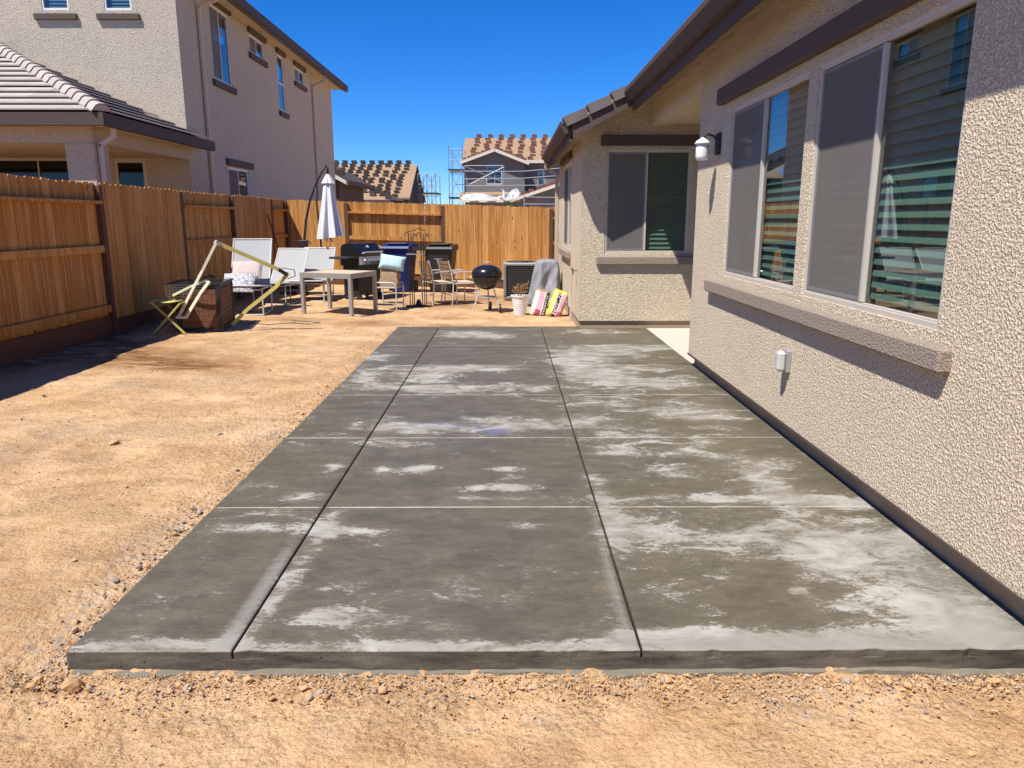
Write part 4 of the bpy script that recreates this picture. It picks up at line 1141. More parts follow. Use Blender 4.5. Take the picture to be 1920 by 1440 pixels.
# ---- two armchairs with slatted backs (local: faces +x)
def armchair(label,loc,rz):
    t=thing('slat_armchair',label,'chair',loc,rz,'slatted armchairs by the black bin')
    for s_ in (-1,1):
        y=s_*.27
        b=MB();b.tube([(-.26,y,0),(-.235,y,.3),(-.23,y,.44),(-.27,y,.66),(-.33,y,.87)],.014,8);b.build('rear_leg',M_['metal_light'],t)
        b=MB();b.tube([(-.255,y,.62),(-.1,y,.645),(.2,y,.645),(.245,y,.63),(.26,y,.59),(.255,y,.0)],.013,8);b.build('arm',M_['metal_light'],t)
        b=MB();b.tube([(-.23,y*.97,.42),(.25,y*.97,.42)],.014,8);b.build('seat_rail',M_['metal_light'],t)
    for k in range(5):
        b=MB();x=-.22+.098*k;b.bev(x,x+.09,-.255,.255,.428,.446,.004);b.build('seat_slat',M_['wood_top'],t)
    for k in range(5):
        f=k/5;x=-.245-.085*f;z=.5+.36*f
        b=MB();b.obox((x,-.262,z+.03),(x,.262,z+.03),.014,.056,up=(-.23,0,1));b.build('back_slat',M_['wood_grey'],t)
    b=MB();b.tube([(-.245,-.27,.2),(-.245,.27,.2)],.01);b.tube([(.255,-.27,.2),(.255,.27,.2)],.01);b.build('stretcher',M_['metal_light'],t)
    return t
c1=armchair('slatted armchair with its back to the black metal plant stand',(-1.36,14.85,gz(-1.36,14.85)),math.radians(30))
c2=copy_tree(c1,(-.98,14.95,gz(-.98,14.95)),math.radians(28),'slatted armchair standing beside the kettle barbecue')
# ---- black wrought iron stand
ps=thing('plant_stand','tall black wrought iron stand with curled tops and a small shelf','plant stand',(-1.69,14.2,gz(-1.69,14.2)))
for x0 in (-.13,.1):
    for k,dx in enumerate((-.03,.015,.05)):
        b=MB();h=1.36-.02*k
        pts=[(x0+dx,0,0.03),(x0+dx,0,h)]
        for i in range(1,8):
            a=i/7*math.pi*1.35;sg=-1 if dx<0 else 1
            pts.append((x0+dx+sg*(.035-.035*math.cos(a)),.0,h+.035*math.sin(a)))
        b.tube(pts,.009,6);b.build('rod',M_['black_matte'],ps)
b=MB();b.tube([(-.19,0,1.4),(-.05,.03,1.43),(.02,0,1.47),(.16,0,1.42)],.009,6);b.build('top_scroll',M_['black_matte'],ps)
b=MB();b.box(-.09,.16,-.06,.06,1.06,1.13);b.build('box_shelf',M_['black_matte'],ps)
b=MB();b.box(-.2,.12,-.1,.1,.985,1.0);b.build('shelf',M_['metal_grey'],ps)
b=MB();b.lathe([(.16,0),(.16,.03),(.06,.05),(.03,.14),(.02,.15)],16);b.obox((-.25,0,.02),(.25,0,.02),.03,.03);b.build('foot',M_['black_matte'],ps)
# ---- kettle grill
kx,ky=-.38,13.75
kg=thing('kettle_grill','round black kettle barbecue on three legs in front of the back fence','grill',(kx,ky,gz(kx,ky)))
R=.275;zc=.66
lo=[(R*math.sin(a),zc-R*.95*math.cos(a)) for a in [math.pi/2*i/10+.06 for i in range(10)]]+[(R,zc)]
MB().lathe(lo,40).build('bowl',M_['black'],kg,smooth=True)
up_=[(R+.008,zc+.005),(R+.008,zc+.03)]+[((R+.004)*math.cos(a),zc+.03+R*.62*math.sin(a)) for a in [math.pi/2*i/10 for i in range(1,10)]]+[(.01,zc+.03+R*.622)]
MB().lathe(up_,40).build('lid',M_['black'],kg,smooth=True)
b=MB();b.obox((-.05,0,zc+.245),(.05,0,zc+.245),.03,.025);b.tube([(-.04,0,zc+.19),(-.04,0,zc+.24)],.006);b.tube([(.04,0,zc+.19),(.04,0,zc+.24)],.006);b.build('lid_handle',M_['wood_top'],kg)
for (ax,ay) in ((-1,-.35),(.9,-.5),(.1,1)):
    b=MB();l=math.hypot(ax,ay);ux,uy=ax/l,ay/l;b.tube([(ux*.14,uy*.14,zc-.22),(ux*.27,uy*.27,.015)],.013,8);b.build('leg',M_['metal_light'],kg)
MB().lathe([(.17,.27),(.175,.275),(.17,.28),(.02,.285)],28).build('ash_tray',M_['metal_grey'],kg,smooth=True)
for s_ in (0,1):
    o=MB().lathe([(.015,-.02),(.075,-.02),(.08,0),(.075,.02),(.015,.02)],18).build('wheel',M_['black_plastic'],kg);o.location=((.24,-.16,.08),(.06,.27,.08))[s_];o.rotation_euler=(0,math.pi/2,0)
b=MB();b.tube([(-R,-.05,zc-.03),(-R-.045,-.05,zc-.02),(-R-.045,.05,zc-.02),(-R,.05,zc-.03)],.01);b.build('side_handle',M_['metal_light'],kg)
# ---- air conditioner condenser
ac=thing('ac_condenser','grey louvred air conditioner condenser standing behind the white flower pot','air conditioner',(.28,16.1,gz(.28,16.1)))
s_=.36
b=MB();b.bev(-s_,s_,-s_,s_,.02,.1,.02);b.build('base_pan',M_['ac_grey'],ac)
b=MB();b.bev(-s_+.03,s_-.03,-s_+.03,s_-.03,.1,.72,.06);b.build('coil',M_['ac_dark'],ac)
lv=MB();lv.bev(-s_+.005,s_-.005,-s_+.005,s_-.005,0,.009,.003);lvm=lv.mesh('louvre',M_['ac_louvre'])
for k in range(15): link('louvre',lvm,ac,loc=(0,0,.13+.04*k))
for sx in (-1,1):
    for sy in (-1,1):
        b=MB();b.bev(sx*(s_-.02)-.03,sx*(s_-.02)+.03,sy*(s_-.02)-.03,sy*(s_-.02)+.03,.1,.73,.01);b.build('corner_post',M_['ac_grey'],ac)
for k in range(9):
    b=MB();x=-s_+.06+.075*k;b.tube([(x,-s_-.004,.1),(x,-s_-.004,.73)],.004,5);b.build('guard_wire',M_['ac_louvre'],ac)
b=MB();b.bev(-s_-.01,s_+.01,-s_-.01,s_+.01,.73,.79,.015);b.build('top_cover',M_['metal_grey'],ac)
for r in (.08,.16,.24,.3):
    b=MB();b.tube([(r*math.cos(2*math.pi*i/20),r*math.sin(2*math.pi*i/20),.8) for i in range(20)],.006,5,closed=True);b.build('fan_guard_ring',M_['black_matte'],ac)
# ---- tarp-covered thing
def tarp():
    n=110;K=40;vs=[];fs=[]
    hx,hy,h=.27,.27,.93
    for j in range(K+1):
        t=j/K
        for i in range(n):
            a=2*math.pi*i/n;ca,sa=math.cos(a),math.sin(a)
            e=.28 if t>.5 else .5
            sq=(abs(ca)**(4)+abs(sa)**(4))**(-.25)
            if t<.12: rr=t/.12*.80;z=h+.01*math.sin(3*a)-.03*(t/.12)**2
            else:
                q=(t-.12)/.88;rr=.80+.12*math.sin(min(1,q*4)*math.pi/2)+.22*q**1.5
                z=h-.03-q*(h-.06+.04*math.sin(5*a))
                fold=.15*q**.5*abs(math.sin(3.5*a+1.3+1.2*q))-.06+.10*q*math.sin(7*a+2+2.2*q)+.035*math.sin(15*a+6*q)*q
                rr*=1+fold
            x=hx*sq*ca*rr;y=hy*sq*sa*rr
            cr=.022*abs(math.sin(5.3*x/.27+7*z+2*math.sin(4*z)))*min(1,t*4)+.018*abs(math.sin(9*z-6*x/.27+1.5*math.sin(7*x)))*min(1,t*4)
            dent=-.07*math.exp(-((x-.03)/.10)**2-((z-.55)/.25)**2)*(sa<0)+cr*(1 if sa>0 else -1)
            vs.append((x+.06*(1-t),y-dent,max(.02,z)))
    for j in range(K):
        for i in range(n): fs.append((j*n+i,j*n+(i+1)%n,(j+1)*n+(i+1)%n,(j+1)*n+i))
    fs.append(tuple(range(n)))
    b=MB();b.add(vs,fs);return b.mesh('covered_grill',M_['tarp'],smooth=True)
o=link('covered_equipment',tarp(),loc=(.72,14.75,gz(.72,14.75)));tag(o,'waist-high thing under a draped grey cover against the house wing','covered equipment')
# ---- flower pot with dry plant
fp=thing('flower_pot','white ribbed plastic pot with a dried brown plant','flower pot',(.22,13.35,gz(.22,13.35)))
pr=[(.105,0)]
for k in range(8):
    z=.04*k+.01;r=.108+.0055*k;pr+=[(r,z),(r+.004,z+.005),(r+.004,z+.03),(r-.001,z+.035)]
pr+=[(.165,.33),(.168,.36),(.155,.36),(.15,.33)]
MB().lathe(pr,36).build('pot',M_['white_plastic'],fp,smooth=False)
MB().lathe([(.15,.325),(.001,.335)],24).build('soil',M_['bark'],fp)
b=MB();lf=MB()
for k in range(26):
    a=random.uniform(0,6.28);r=random.uniform(.03,.13);h=random.uniform(.42,.58)
    p=[(.02*math.cos(a),.02*math.sin(a),.33),(r*.6*math.cos(a),r*.6*math.sin(a),.33+(h-.33)*.7),(r*1.3*math.cos(a),r*1.3*math.sin(a),h)]
    b.tube(p,.003,4)
    for q in range(7):
        c=Vector(p[1]).lerp(Vector(p[2]),random.random())+Vector((random.uniform(-.03,.03),random.uniform(-.03,.03),random.uniform(-.02,.03)))
        u=Vector((random.uniform(-1,1),random.uniform(-1,1),random.uniform(-1,1))).normalized()*.022;w=Vector((random.uniform(-1,1),random.uniform(-1,1),random.uniform(-1,1))).normalized()*.012
        lf.add([c-u,c+w,c+u,c-w],[(0,1,2,3)])
b.build('stems',M_['dry_leaf'],fp);lf.build('dry_leaves',M_['dry_leaf'],fp)
# ---- two soil bags leaning on each other
def soil_bag(label,loc,rot,cols,dark_top):
    t=thing('soil_bag',label,'bag',loc);t.rotation_euler=rot
    w,h,d=.135,.5,.075
    n,k=13,18;vs=[];fs=[];mi=[]
    for side in (-1,1):
        for j in range(k+1):
            for i in range(n+1):
                u=i/n*2-1;v=j/k
                e=max(0,1-abs(u)**4)**.5*max(.03,1-abs(2*v-1)**6)**.5
                vs.append((u*w*(1-.08*math.sin(math.pi*v)*0-.1*max(0,v-.85)/.15),side*d*e+.008*math.sin(9*v+4*u),v*h))
    m=(n+1)*(k+1)
    def band(u,v):
        for lim,c in cols:
            if u<lim: return c
        return cols[-1][1]
    for s_ in (0,1):
        for j in range(k):
            for i in range(n):
                a=s_*m+j*(n+1)+i;q=(a,a+1,a+n+2,a+n+1);fs.append(q if s_==0 else q[::-1])
                c=band((i+.5)/n,(j+.5)/k)
                if j>=k-2: c=dark_top
                if c==1 and j<4: c=6
                mi.append(c)
    b=MB();b.v=vs;b.f=fs;b.m=mi
    b.build('sack',[M_['bag_white'],M_['pink'],M_['black_plastic'],M_['bag_yellow'],M_['paper'],M_['metal_light'],M_['red']],t,smooth=True,fix=False)
    return t
# white block marks standing for the lettering on the black band
def marks(t,u0,u1,z0,z1,n,mat,seed):
    rr=random.Random(seed)
    z=z0
    for i in range(n):
        hh=(z1-z0)/n
        x0=u0+(u1-u0)*rr.uniform(.0,.2);x1=u1-(u1-u0)*rr.uniform(0,.2)
        y=-.0785
        b=MB();k=rr.choice((0,1,2))
        zz=z0+hh*i
        if k==0: b.box(x0,x1,y-.002,y,zz,zz+hh*.3);b.box(x0,x0+(x1-x0)*.3,y-.0021,y,zz+hh*.31,zz+hh*.75)
        elif k==1: b.box(x0,x1,y-.002,y,zz,zz+hh*.28);b.box(x0,x1,y-.002,y,zz+hh*.42,zz+hh*.72)
        else: b.box(x0,x1,y-.002,y,zz+.1*hh,zz+hh*.65)
        b.build('printed_mark',mat,t)
sb1=soil_bag('open soil bag with pink panel and black lettered band beside the white pot',(.52,13.28,gz(.52,13.28)-.005),(math.radians(-16),math.radians(17),math.radians(4)),[(.22,0),(.62,1),(.70,0),(.92,2),(1.1,3)],4)
marks(sb1,.062,.098,.04,.42,8,M_['metal_light'],3)
sb2=soil_bag('soil bag with yellow edge and black lettered band leaning towards the house wing',(.80,13.2,gz(.8,13.2)-.005),(math.radians(-14),math.radians(21),math.radians(2)),[(.25,3),(.30,0),(.55,2),(.62,0),(1.1,1)],3)
marks(sb2,-.05,.01,.04,.44,9,M_['bag_white'],5)
# ---- brick-pattern planter box with mesh top
bx=thing('planter_box','brown brick-pattern box with black corner posts and black mesh lid','planter box',(-4.43,11.0,gz(-4.43,11.0)),math.radians(10))
w,d,h=.29,.5,.66
b=MB();b.box(-w+.02,w-.02,-d+.02,d-.02,.05,h-.04);b.build('core',M_['black_matte'],bx)
for face in range(2):
    L=2*w if face==0 else 2*d
    rows=7;bh=(h-.12)/rows
    for r in range(rows):
        nb=4 if face==0 else 6
        bl=(L-.1)/nb
        for i in range(-1,nb):
            a0=max(0,(i+(.5 if r%2 else 0))*bl);a1=min(L-.1,(i+1+(.5 if r%2 else 0))*bl)
            if a1-a0<.02: continue
            m=MB();z0=.06+r*bh
            if face==0: m.bev(-w+.05+a0+.0015,-w+.05+a1-.0015,-d+.004,-d+.022,z0+.0015,z0+bh-.0015,.003)
            else: m.bev(w-.022,w-.004,-d+.05+a0+.0015,-d+.05+a1-.0015,z0+.0015,z0+bh-.0015,.003)
            m.build('brick',M_['brick'],bx)
for sx in (-1,1):
    for sy in (-1,1): b=MB();b.bev(sx*(w-.02)-.03,sx*(w-.02)+.03,sy*(d-.02)-.03,sy*(d-.02)+.03,0,h,.005);b.build('corner_post',M_['black_matte'],bx)
b=MB()
for k in range(2): z=(.03,h-.02)[k];b.box(-w,w,-d-.002,-d+.03,z-.025,z+.02);b.box(w-.03,w+.002,-d,d,z-.025,z+.0195)
b.build('edge_rail',M_['black_matte'],bx)
b=MB()
for i in range(13): y=-d+i*2*d/12;b.box(-w-.12,w+.01,y-.003,y+.003,h+.004,h+.008)
for i in range(9): x=-w-.12+i*(2*w+.13)/8;b.box(x-.003,x+.003,-d,d,h+.0085,h+.012)
b.box(-w-.13,w+.02,-d-.015,-d+.0,h,h+.02);b.box(w+.005,w+.03,-d,d,h,h+.02);b.box(-w-.14,-w-.12,-d,d,h,h+.02)
b.build('mesh_lid',M_['black_matte'],bx)
b=MB()
for i in range(9): x=-w-.12+i*.045;b.box(x-.002,x+.002,-d-.012,-d-.009,h-.2+.012*i,h)
for i in range(7): z=h-.03*i;b.box(-w-.13,w-.1-.05*i,-d-.016,-d-.013,z-.002,z+.002)
b.build('mesh_flap',M_['ac_grey'],bx)
# ---- yellow folding X stool
xs=thing('folding_stool','yellow folding X-legged stool in the shade beside the planter box','stool',(-4.66,10.3,gz(-4.66,10.3)),math.radians(4))
for y in (-.1,.28):
    for sg in (-1,1):
        b=MB();b.obox((sg*-.19,y+.012*sg,.44),(sg*.21,y+.012*sg,.012),.022,.03,up=(0,1,0));b.build('leg',M_['yellow'],xs)
b=MB();b.obox((-.19,-.12,.445),(-.19,.3,.445),.03,.03);b.obox((.19,-.12,.445),(.19,.3,.445),.03,.03);b.build('top_rail',M_['yellow'],xs)
vs=[];fs=[];n=8
for j in range(n+1):
    for i in range(n+1): u=i/n*2-1;vs.append((u*.2,-.13+.44*j/n,.475-.03*(1-u*u)))
for j in range(n):
    for i in range(n): a=j*(n+1)+i;fs.append((a,a+1,a+n+2,a+n+1))
o_=len(vs);vs+=[(x,y,z-.012) for x,y,z in vs];fs+=[tuple(k+o_ for k in f[::-1]) for f in fs]
b=MB();b.add(vs,fs);b.build('seat',M_['yellow'],xs,smooth=True,fix=False)
# ---- collapsed folding frame leaning over the box
ff=thing('folding_chair','collapsed folding chair frame with cream and yellow straps propped over the planter box','chair frame',(-4.0,10.5,gz(-4,10.5)))
B0=Vector((-4.0,10.5,gz(-4,10.5)))
def FR(name,pts,wd,ht,mat,up=(0,-1,0)):
    b=MB()
    for p,q in zip(pts[:-1],pts[1:]): b.obox(Vector(p)-B0,Vector(q)-B0,wd,ht,up)
    return b.build(name,mat,ff)
FR('front_strap',[(-3.97,10.36,1.38),(-4.20,10.38,1.0),(-4.56,10.30,.36)],.018,.035,M_['cream_strap'],(1,0,.4))
FR('front_strap',[(-4.12,10.40,.86),(-4.24,10.36,.70),(-4.45,10.30,.37)],.018,.04,M_['cream_strap'],(1,0,.4))
FR('bottom_bar',[(-4.58,10.3,.37),(-4.44,10.3,.37)],.03,.03,M_['cream_strap'],(0,0,1))
FR('cross_strap',[(-4.66,10.44,.66),(-4.36,10.40,.80),(-4.16,10.41,.87)],.018,.03,M_['cream_strap'],(0,0,1))
FR('top_rail',[(-3.98,10.42,1.38),(-3.24,10.75,.99)],.025,.055,M_['yellow'],(0,0,1))
FR('rear_rail',[(-3.14,10.80,.94),(-3.35,10.85,.74),(-3.78,10.85,.42),(-4.02,10.84,.19)],.025,.05,M_['yellow'],(0,0,1))
FR('hinge',[(-3.26,10.74,1.0),(-3.16,10.8,.92)],.04,.05,M_['black_matte'],(0,0,1))
FR('hinge',[(-3.99,10.39,1.40),(-3.95,10.43,1.35)],.05,.05,M_['metal_light'],(0,0,1))
FR('end_bracket',[(-3.22,10.75,1.02),(-3.06,10.82,.99),(-3.06,10.86,.90),(-3.16,10.8,.86)],.012,.012,M_['metal_grey'],(0,1,0))
FR('handle_strap',[(-4.2,10.41,.90),(-4.12,10.45,.94),(-4.02,10.44,.88)],.012,.03,M_['black_matte'],(0,0,1))
# ---- broom leaning on the fence, meter box
br=thing('leaning_pole','dark rake pole leaning against the left fence behind the lounge chairs','pole',(-4.95,17.2,gz(-4.95,17.2)))
B1=Vector(br.location)
b=MB();b.tube([(0,0,0),(-.31,-.42,1.66)],.014,8);b.build('handle',M_['black_matte'],br)
b=MB();b.obox((-.15,.05,.03),(.15,-.05,.03),.05,.06);b.build('head',M_['black_matte'],br)
mb=thing('meter_box','grey utility box mounted in the recessed bay of the back fence','utility box',(1.24,BY-.05,1.3))
b=MB();b.bev(-.09,.09,-.1,.03,.02,.32,.01);b.build('box',M_['metal_grey'],mb)
b=MB();b.lathe([(.06,0),(.06,.03),(.05,.05)],18);o=b.build('meter_dial',M_['metal_light'],mb);o.location=(0,-.1,.2);o.rotation_euler=(math.pi/2,0,0)
b=MB();b.tube([(0,-.03,.02),(0,-.03,-1.25)],.015,8);b.build('conduit',M_['metal_grey'],mb)
# coal-coloured hose scraps and a dark bag under the grill
hb=MB();hb.tube([(-3.95+.0,11.35,.15),(-3.6,11.2,.148),(-3.3,11.45,.14),(-3.05,11.3,.138),(-2.9,11.5,.135),(-3.4,11.7,.147)],.006,6)
o=hb.build('rope',M_['black_matte']);tag(o,'thin dark rope lying in curves on the dirt near the planter box','rope')

# ================================================================ stones
def rock_mesh(seed,sub=2):
    import bmesh
    bm=bmesh.new();bmesh.ops.create_icosphere(bm,subdivisions=sub,radius=1)
    rr=random.Random(seed)
    ks=[Vector((rr.gauss(0,1),rr.gauss(0,1),rr.gauss(0,1))).normalized() for _ in range(7)]
    if sub==1: ks+=[Vector((rr.gauss(0,1),rr.gauss(0,1),rr.gauss(0,1))).normalized() for _ in range(5)]
    for v in bm.verts:
        s=1
        for k in ks:
            dd=v.co.dot(k)
            if dd>.55: s-= (dd-.55)*(.75 if sub>1 else .9)
        v.co*=s*(rr.uniform(.94,1.06) if sub>1 else rr.uniform(.7,1.15));v.co.z*=.72
    me=bpy.data.meshes.new('rock');bm.to_mesh(me);bm.free();return me
RM=[rock_mesh(i) for i in range(6)]
RMg=[]
for i,me in enumerate(RM):
    for tone in (.35,.85):
        m2=me.copy();a=m2.attributes.new('tone','FLOAT','POINT');a.data.foreach_set('value',[float(tone)]*len(m2.vertices));m2.materials.append(M_['rock']);RMg.append(m2)
def place_rock(x,y,r,tone,label,group):
    o=link('stone',RMg[2*random.randrange(6)+tone],loc=(x,y,gz(x,y)+r*.25),rot=(random.uniform(-.4,.4),random.uniform(-.4,.4),random.uniform(0,6)))
    o.scale=(r,r*random.uniform(.7,1),r*random.uniform(.7,1));tag(o,label,'stone',group)
rs=random.Random(5)
for k in range(46):
    x=rs.uniform(-1.8,2.05);y=2.52-abs(rs.gauss(0,.06))-.02
    place_rock(x,y,rs.uniform(.010,.022),int(rs.random()<.35),'small stone in the crumbled dirt along the slab front','stones along the slab front')
for k in range(40):
    y=2.5+rs.random()**1.5*5;x=-1.72-abs(rs.gauss(0,.05))
    place_rock(x,y,rs.uniform(.012,.026),int(rs.random()<.55),'grey chunk of stone along the left edge of the slab','stones along the slab left edge')
place_rock(-1.62,2.46,.045,0,'largest pale stone at the front corner of the concrete slab',None)
place_rock(-2.86,5.22,.04,0,'dark loose stone alone on the open dirt left of the slab',None)
for x,y,r in ((-2.1,3.35,.018),(-3.5,4.3,.02),(-2.9,4.0,.017),(-3.9,5.8,.022),(-2.3,6.1,.03),(-2.2,5.5,.028),(-3.1,8.9,.03),(-2.6,8.0,.02),(-2.4,9.9,.03),(-4.2,6.6,.025),(-1.5,2.0,.014),(-.7,1.9,.014),(.9,1.95,.016),(1.5,2.1,.016),(-2.5,3.1,.02),(-3.0,6.4,.02)):
    place_rock(x,y,r,int(rs.random()<.4),'loose stone lying on the open dirt','loose stones on the open dirt')
def gravel():
    import bmesh
    N=34000
    base=[rock_mesh(50+i,1) for i in range(4)]
    bv=[np.array([v.co[:] for v in m.vertices]) for m in base];bf=[np.array([p.vertices[:] for p in m.polygons]) for m in base]
    VV=[];FF=[];TT=[];o=0
    for k in range(N):
        q=RNG.random()
        if q<.34: x=RNG.uniform(-2.4,2.15);y=2.53-abs(RNG.normal(0,.085))*(.5+1.0*float(vnoise(np.array([x*2.2]),np.array([3.])) [0]));r=.0015+.0015/(RNG.random()+.10);tn=.22
        elif q<.50: y=2.45+RNG.random()**1.5*9;x=-1.675-abs(RNG.normal(0,.075))*(.3+1.5*float(vnoise(np.array([y*1.7]),np.array([9.]))[0]));r=.002+.0019/(RNG.random()+.12);tn=.45
        elif q<.78: y=RNG.uniform(1.35,2.5);x=RNG.uniform(-2.2,2.1);r=.0014+.0011/(RNG.random()+.13);tn=.15
        elif q<.9: y=2+RNG.random()*6;x=-1.8-RNG.random()*2.2;r=.002+.0014/(RNG.random()+.12);tn=.2
        else: y=RNG.uniform(3,17);x=RNG.uniform(-5,-1.7) if y<11.5 else RNG.uniform(-5,.9);r=RNG.uniform(.004,.016);tn=.3
        i=k%4;a=RNG.uniform(0,6.28);c,s=math.cos(a),math.sin(a)
        P=bv[i]*np.array([r,r*RNG.uniform(.6,1),r*RNG.uniform(.6,1)])
        P=np.stack([P[:,0]*c-P[:,1]*s+x,P[:,0]*s+P[:,1]*c+y,P[:,2]+gz(x,y)+r*.3+.003],-1)
        VV.append(P);FF.append(bf[i]+o);o+=len(P);TT.append(np.full(len(P),RNG.uniform(.68,1.) if RNG.random()<tn else RNG.uniform(0,.7)))
    me=bpy.data.meshes.new('gravel');me.from_pydata(np.concatenate(VV).tolist(),[],np.concatenate(FF).tolist())
    a=me.attributes.new('tone','FLOAT','POINT');a.data.foreach_set('value',np.concatenate(TT).astype(np.float32))
    me.materials.append(M_['rock'])
    ob=link('gravel',me);tag(ob,'crumbled dirt clods and gravel scattered over the yard','gravel',kind='stuff')
gravel()

# ================================================================ houses under construction
def stack_mesh(mat,seed):
    rr=random.Random(seed);b=MB()
    for k in range(4):
        dx=rr.uniform(-.03,.03);b.box(-.19+dx,.19+dx,-.11,.11,.07*k+.002,.07*k+.062)
    return b.mesh('tile_stack',mat)
SD=[stack_mesh(M_['stack_dark'],i) for i in range(3)];SR=[stack_mesh(M_['stack_red'],i) for i in range(3)]
def stack(x,y,z,pool,label,group,tall=1.):
    o=link('tile_stack',random.choice(pool),loc=(x,y,z),rot=(0,0,random.uniform(-.2,.2)));o.scale=(1,1,tall);tag(o,label,'roof tiles',group)
def roof_plane(h,pts,t=.12,mat=None,name='roof'):
    b=MB();b.add([tuple(p) for p in pts],[tuple(range(len(pts)))]);n=len(pts)
    b2=MB();b2.prism([Vector(p) for p in pts],(0,0,-t));return b2.build(name,mat or M_['sheath'],h,world=True)
# house A: tan roof loaded with dark tile stacks
ha=thing('unfinished_house','unfinished house with tan felt roof loaded with dark tile stacks','house',(-9,57,0))
AX0,AX1=-16,-6.95
yr,zr_=58.6,5.75;ye,ze=53.5,3.2
roof_plane(ha,[(AX0,ye,ze),(AX1+.15,ye,ze),(AX1+.15,yr,zr_),(AX0,yr,zr_)])
roof_plane(ha,[(AX0,yr,zr_),(AX1+.15,yr,zr_),(AX1+.15,64,ze),(AX0,64,ze)])
b=MB();b.prism([(AX1,ye+.4,0),(AX1,63.6,0),(AX1,63.6,ze),(AX1,yr,zr_-.15),(AX1,ye+.4,ze)],(-.2,0,0));b.box(AX0,AX1-.2,ye+.45,ye+.6,0,ze);b.build('wall',M_['scratch'],ha,world=True)
roof_plane(ha,[(AX0,50,2.95),(-7.6,50,2.95),(-11.4,55.2,4.75),(AX0,55.2,4.75)],name='lower_roof')
roof_plane(ha,[(-7.6,50,2.95),(-7.0,54,2.95),(-11.4,55.2,4.75)],name='lower_roof',mat=M_['stack_dark'])
b=MB();b.box(AX0,-7.9,50.4,50.6,0,2.86);b.build('wall',M_['scratch'],ha,world=True)
b=MB();b.box(AX0,-7.6,49.95,50.0,2.78,2.96);b.build('fascia',M_['trim'],ha,world=True)
b=MB()
for k in range(4): x=-8.9-.7*k;b.box(x,x+.05,50.36,50.4,0,2.8)
b.build('stud',M_['stack_dark'],ha,world=True)
lbA='stack of dark roof tiles on the unfinished tan roof'
for c in range(9):
    xt=-7.5-.68*c
    for r in range(10):
        q=(r+.3)/10
        x=xt-.1*(10-r)*.4;y=ye+(yr-ye)*q;z=ze+(zr_-ze)*q
        if random.random()<.03: continue
        if y<54.6 and x<-9: continue
        stack(x+random.uniform(-.1,.1),y,z-.03,SD,lbA,'tile stacks on the tan roof',random.uniform(.6,1.1))
    stack(xt,yr+.1,zr_-.05,SD,lbA,'tile stacks on the tan roof',1.35)
for k in range(9):
    q=(k+.5)/9;x=-7.6-3.8*q;y=50+5.2*q;z=2.95+1.8*q
    stack(x,y-.1,z,SD,lbA,'tile stacks on the tan roof',1.1)
for x,q in ((-10.4,.25),(-9.6,.28),(-9.9,.5),(-11.1,.55),(-10.7,.75),(-11.8,.35),(-8.9,.15)):
    stack(x,50+5.2*q,2.95+1.8*q,SD,lbA,'tile stacks on the tan roof',1.2)
def scaffold(label,x0,x1,y0,y1,levels,top,nx,group=None):
    t=thing('scaffold',label,'scaffolding',((x0+x1)/2,(y0+y1)/2,0),0,group)
    w=True
    for i in range(nx+1):
        x=x0+(x1-x0)*i/nx
        for y in (y0,y1):
            b=MB();b.tube([(x,y,0),(x,y,top)],.03,6);b.build('post',M_['scaff'],t,world=w)
        for z in levels: b=MB();b.tube([(x,y0,z),(x,y1,z)],.025,6);b.build('ledger',M_['scaff'],t,world=w)
    z=.5
    while z<top+.01:
        for y in (y0,y1): b=MB();b.tube([(x0,y,z),(x1,y,z)],.022,6);b.build('rail',M_['scaff'],t,world=w)
        z+=.75
    lv=list(levels)+[top]
    for i in range(nx):
        xa=x0+(x1-x0)*i/nx;xb=x0+(x1-x0)*(i+1)/nx
        for a,c in zip(lv[:-1],lv[1:]):
            b=MB();b.tube([(xa,y0,a),(xb,y0,c)],.02,6);b.tube([(xb,y0,a),(xa,y0,c)],.02,6);b.build('brace',M_['scaff'],t,world=w)
    for z in levels:
        b=MB();b.box(x0-.1,x1+.1,y0+.05,y1-.05,z,z+.06);b.build('plank',M_['stack_dark'],t,world=w)
    return t
scaffold('pipe scaffold beside the gable of the dark-tiled unfinished house',-6.6,-5.3,57,60.5,[1.8,3.6],5.0,2)
# house C: dark eave close behind the left house
hc=thing('dark_roofed_house','dark roofed house edge showing beside the white umbrella top','house',(-11,42,0))
roof_plane(hc,[(-7.95,38.5,3.62),(-7.95,46,3.62),(-13,46,6.3),(-13,38.5,6.3)],mat=M_['stack_dark'],t=.22)
b=MB();b.box(-13,-8.5,39,45.5,0,3.75);b.build('wall',M_['trim'],hc,world=True)
b=MB();b.box(-8.02,-7.9,38.45,46,3.4,3.62);b.build('fascia',M_['trim'],hc,world=True)
b=MB();b.prism([(-7.95,38.46,3.55),(-13,38.46,6.23),(-13,38.46,6.05),(-7.95,38.46,3.36)],(0,.05,0));b.build('barge_board',M_['fascia_white'],hc,world=True)
for k in range(5):
    x=-8.4-.42*k;stack(x,38.9,3.62+.53*(-7.95-x)+.0,SD,'stack of dark tiles on the dark eave behind the umbrella','tile stacks on the dark eave',1.0)
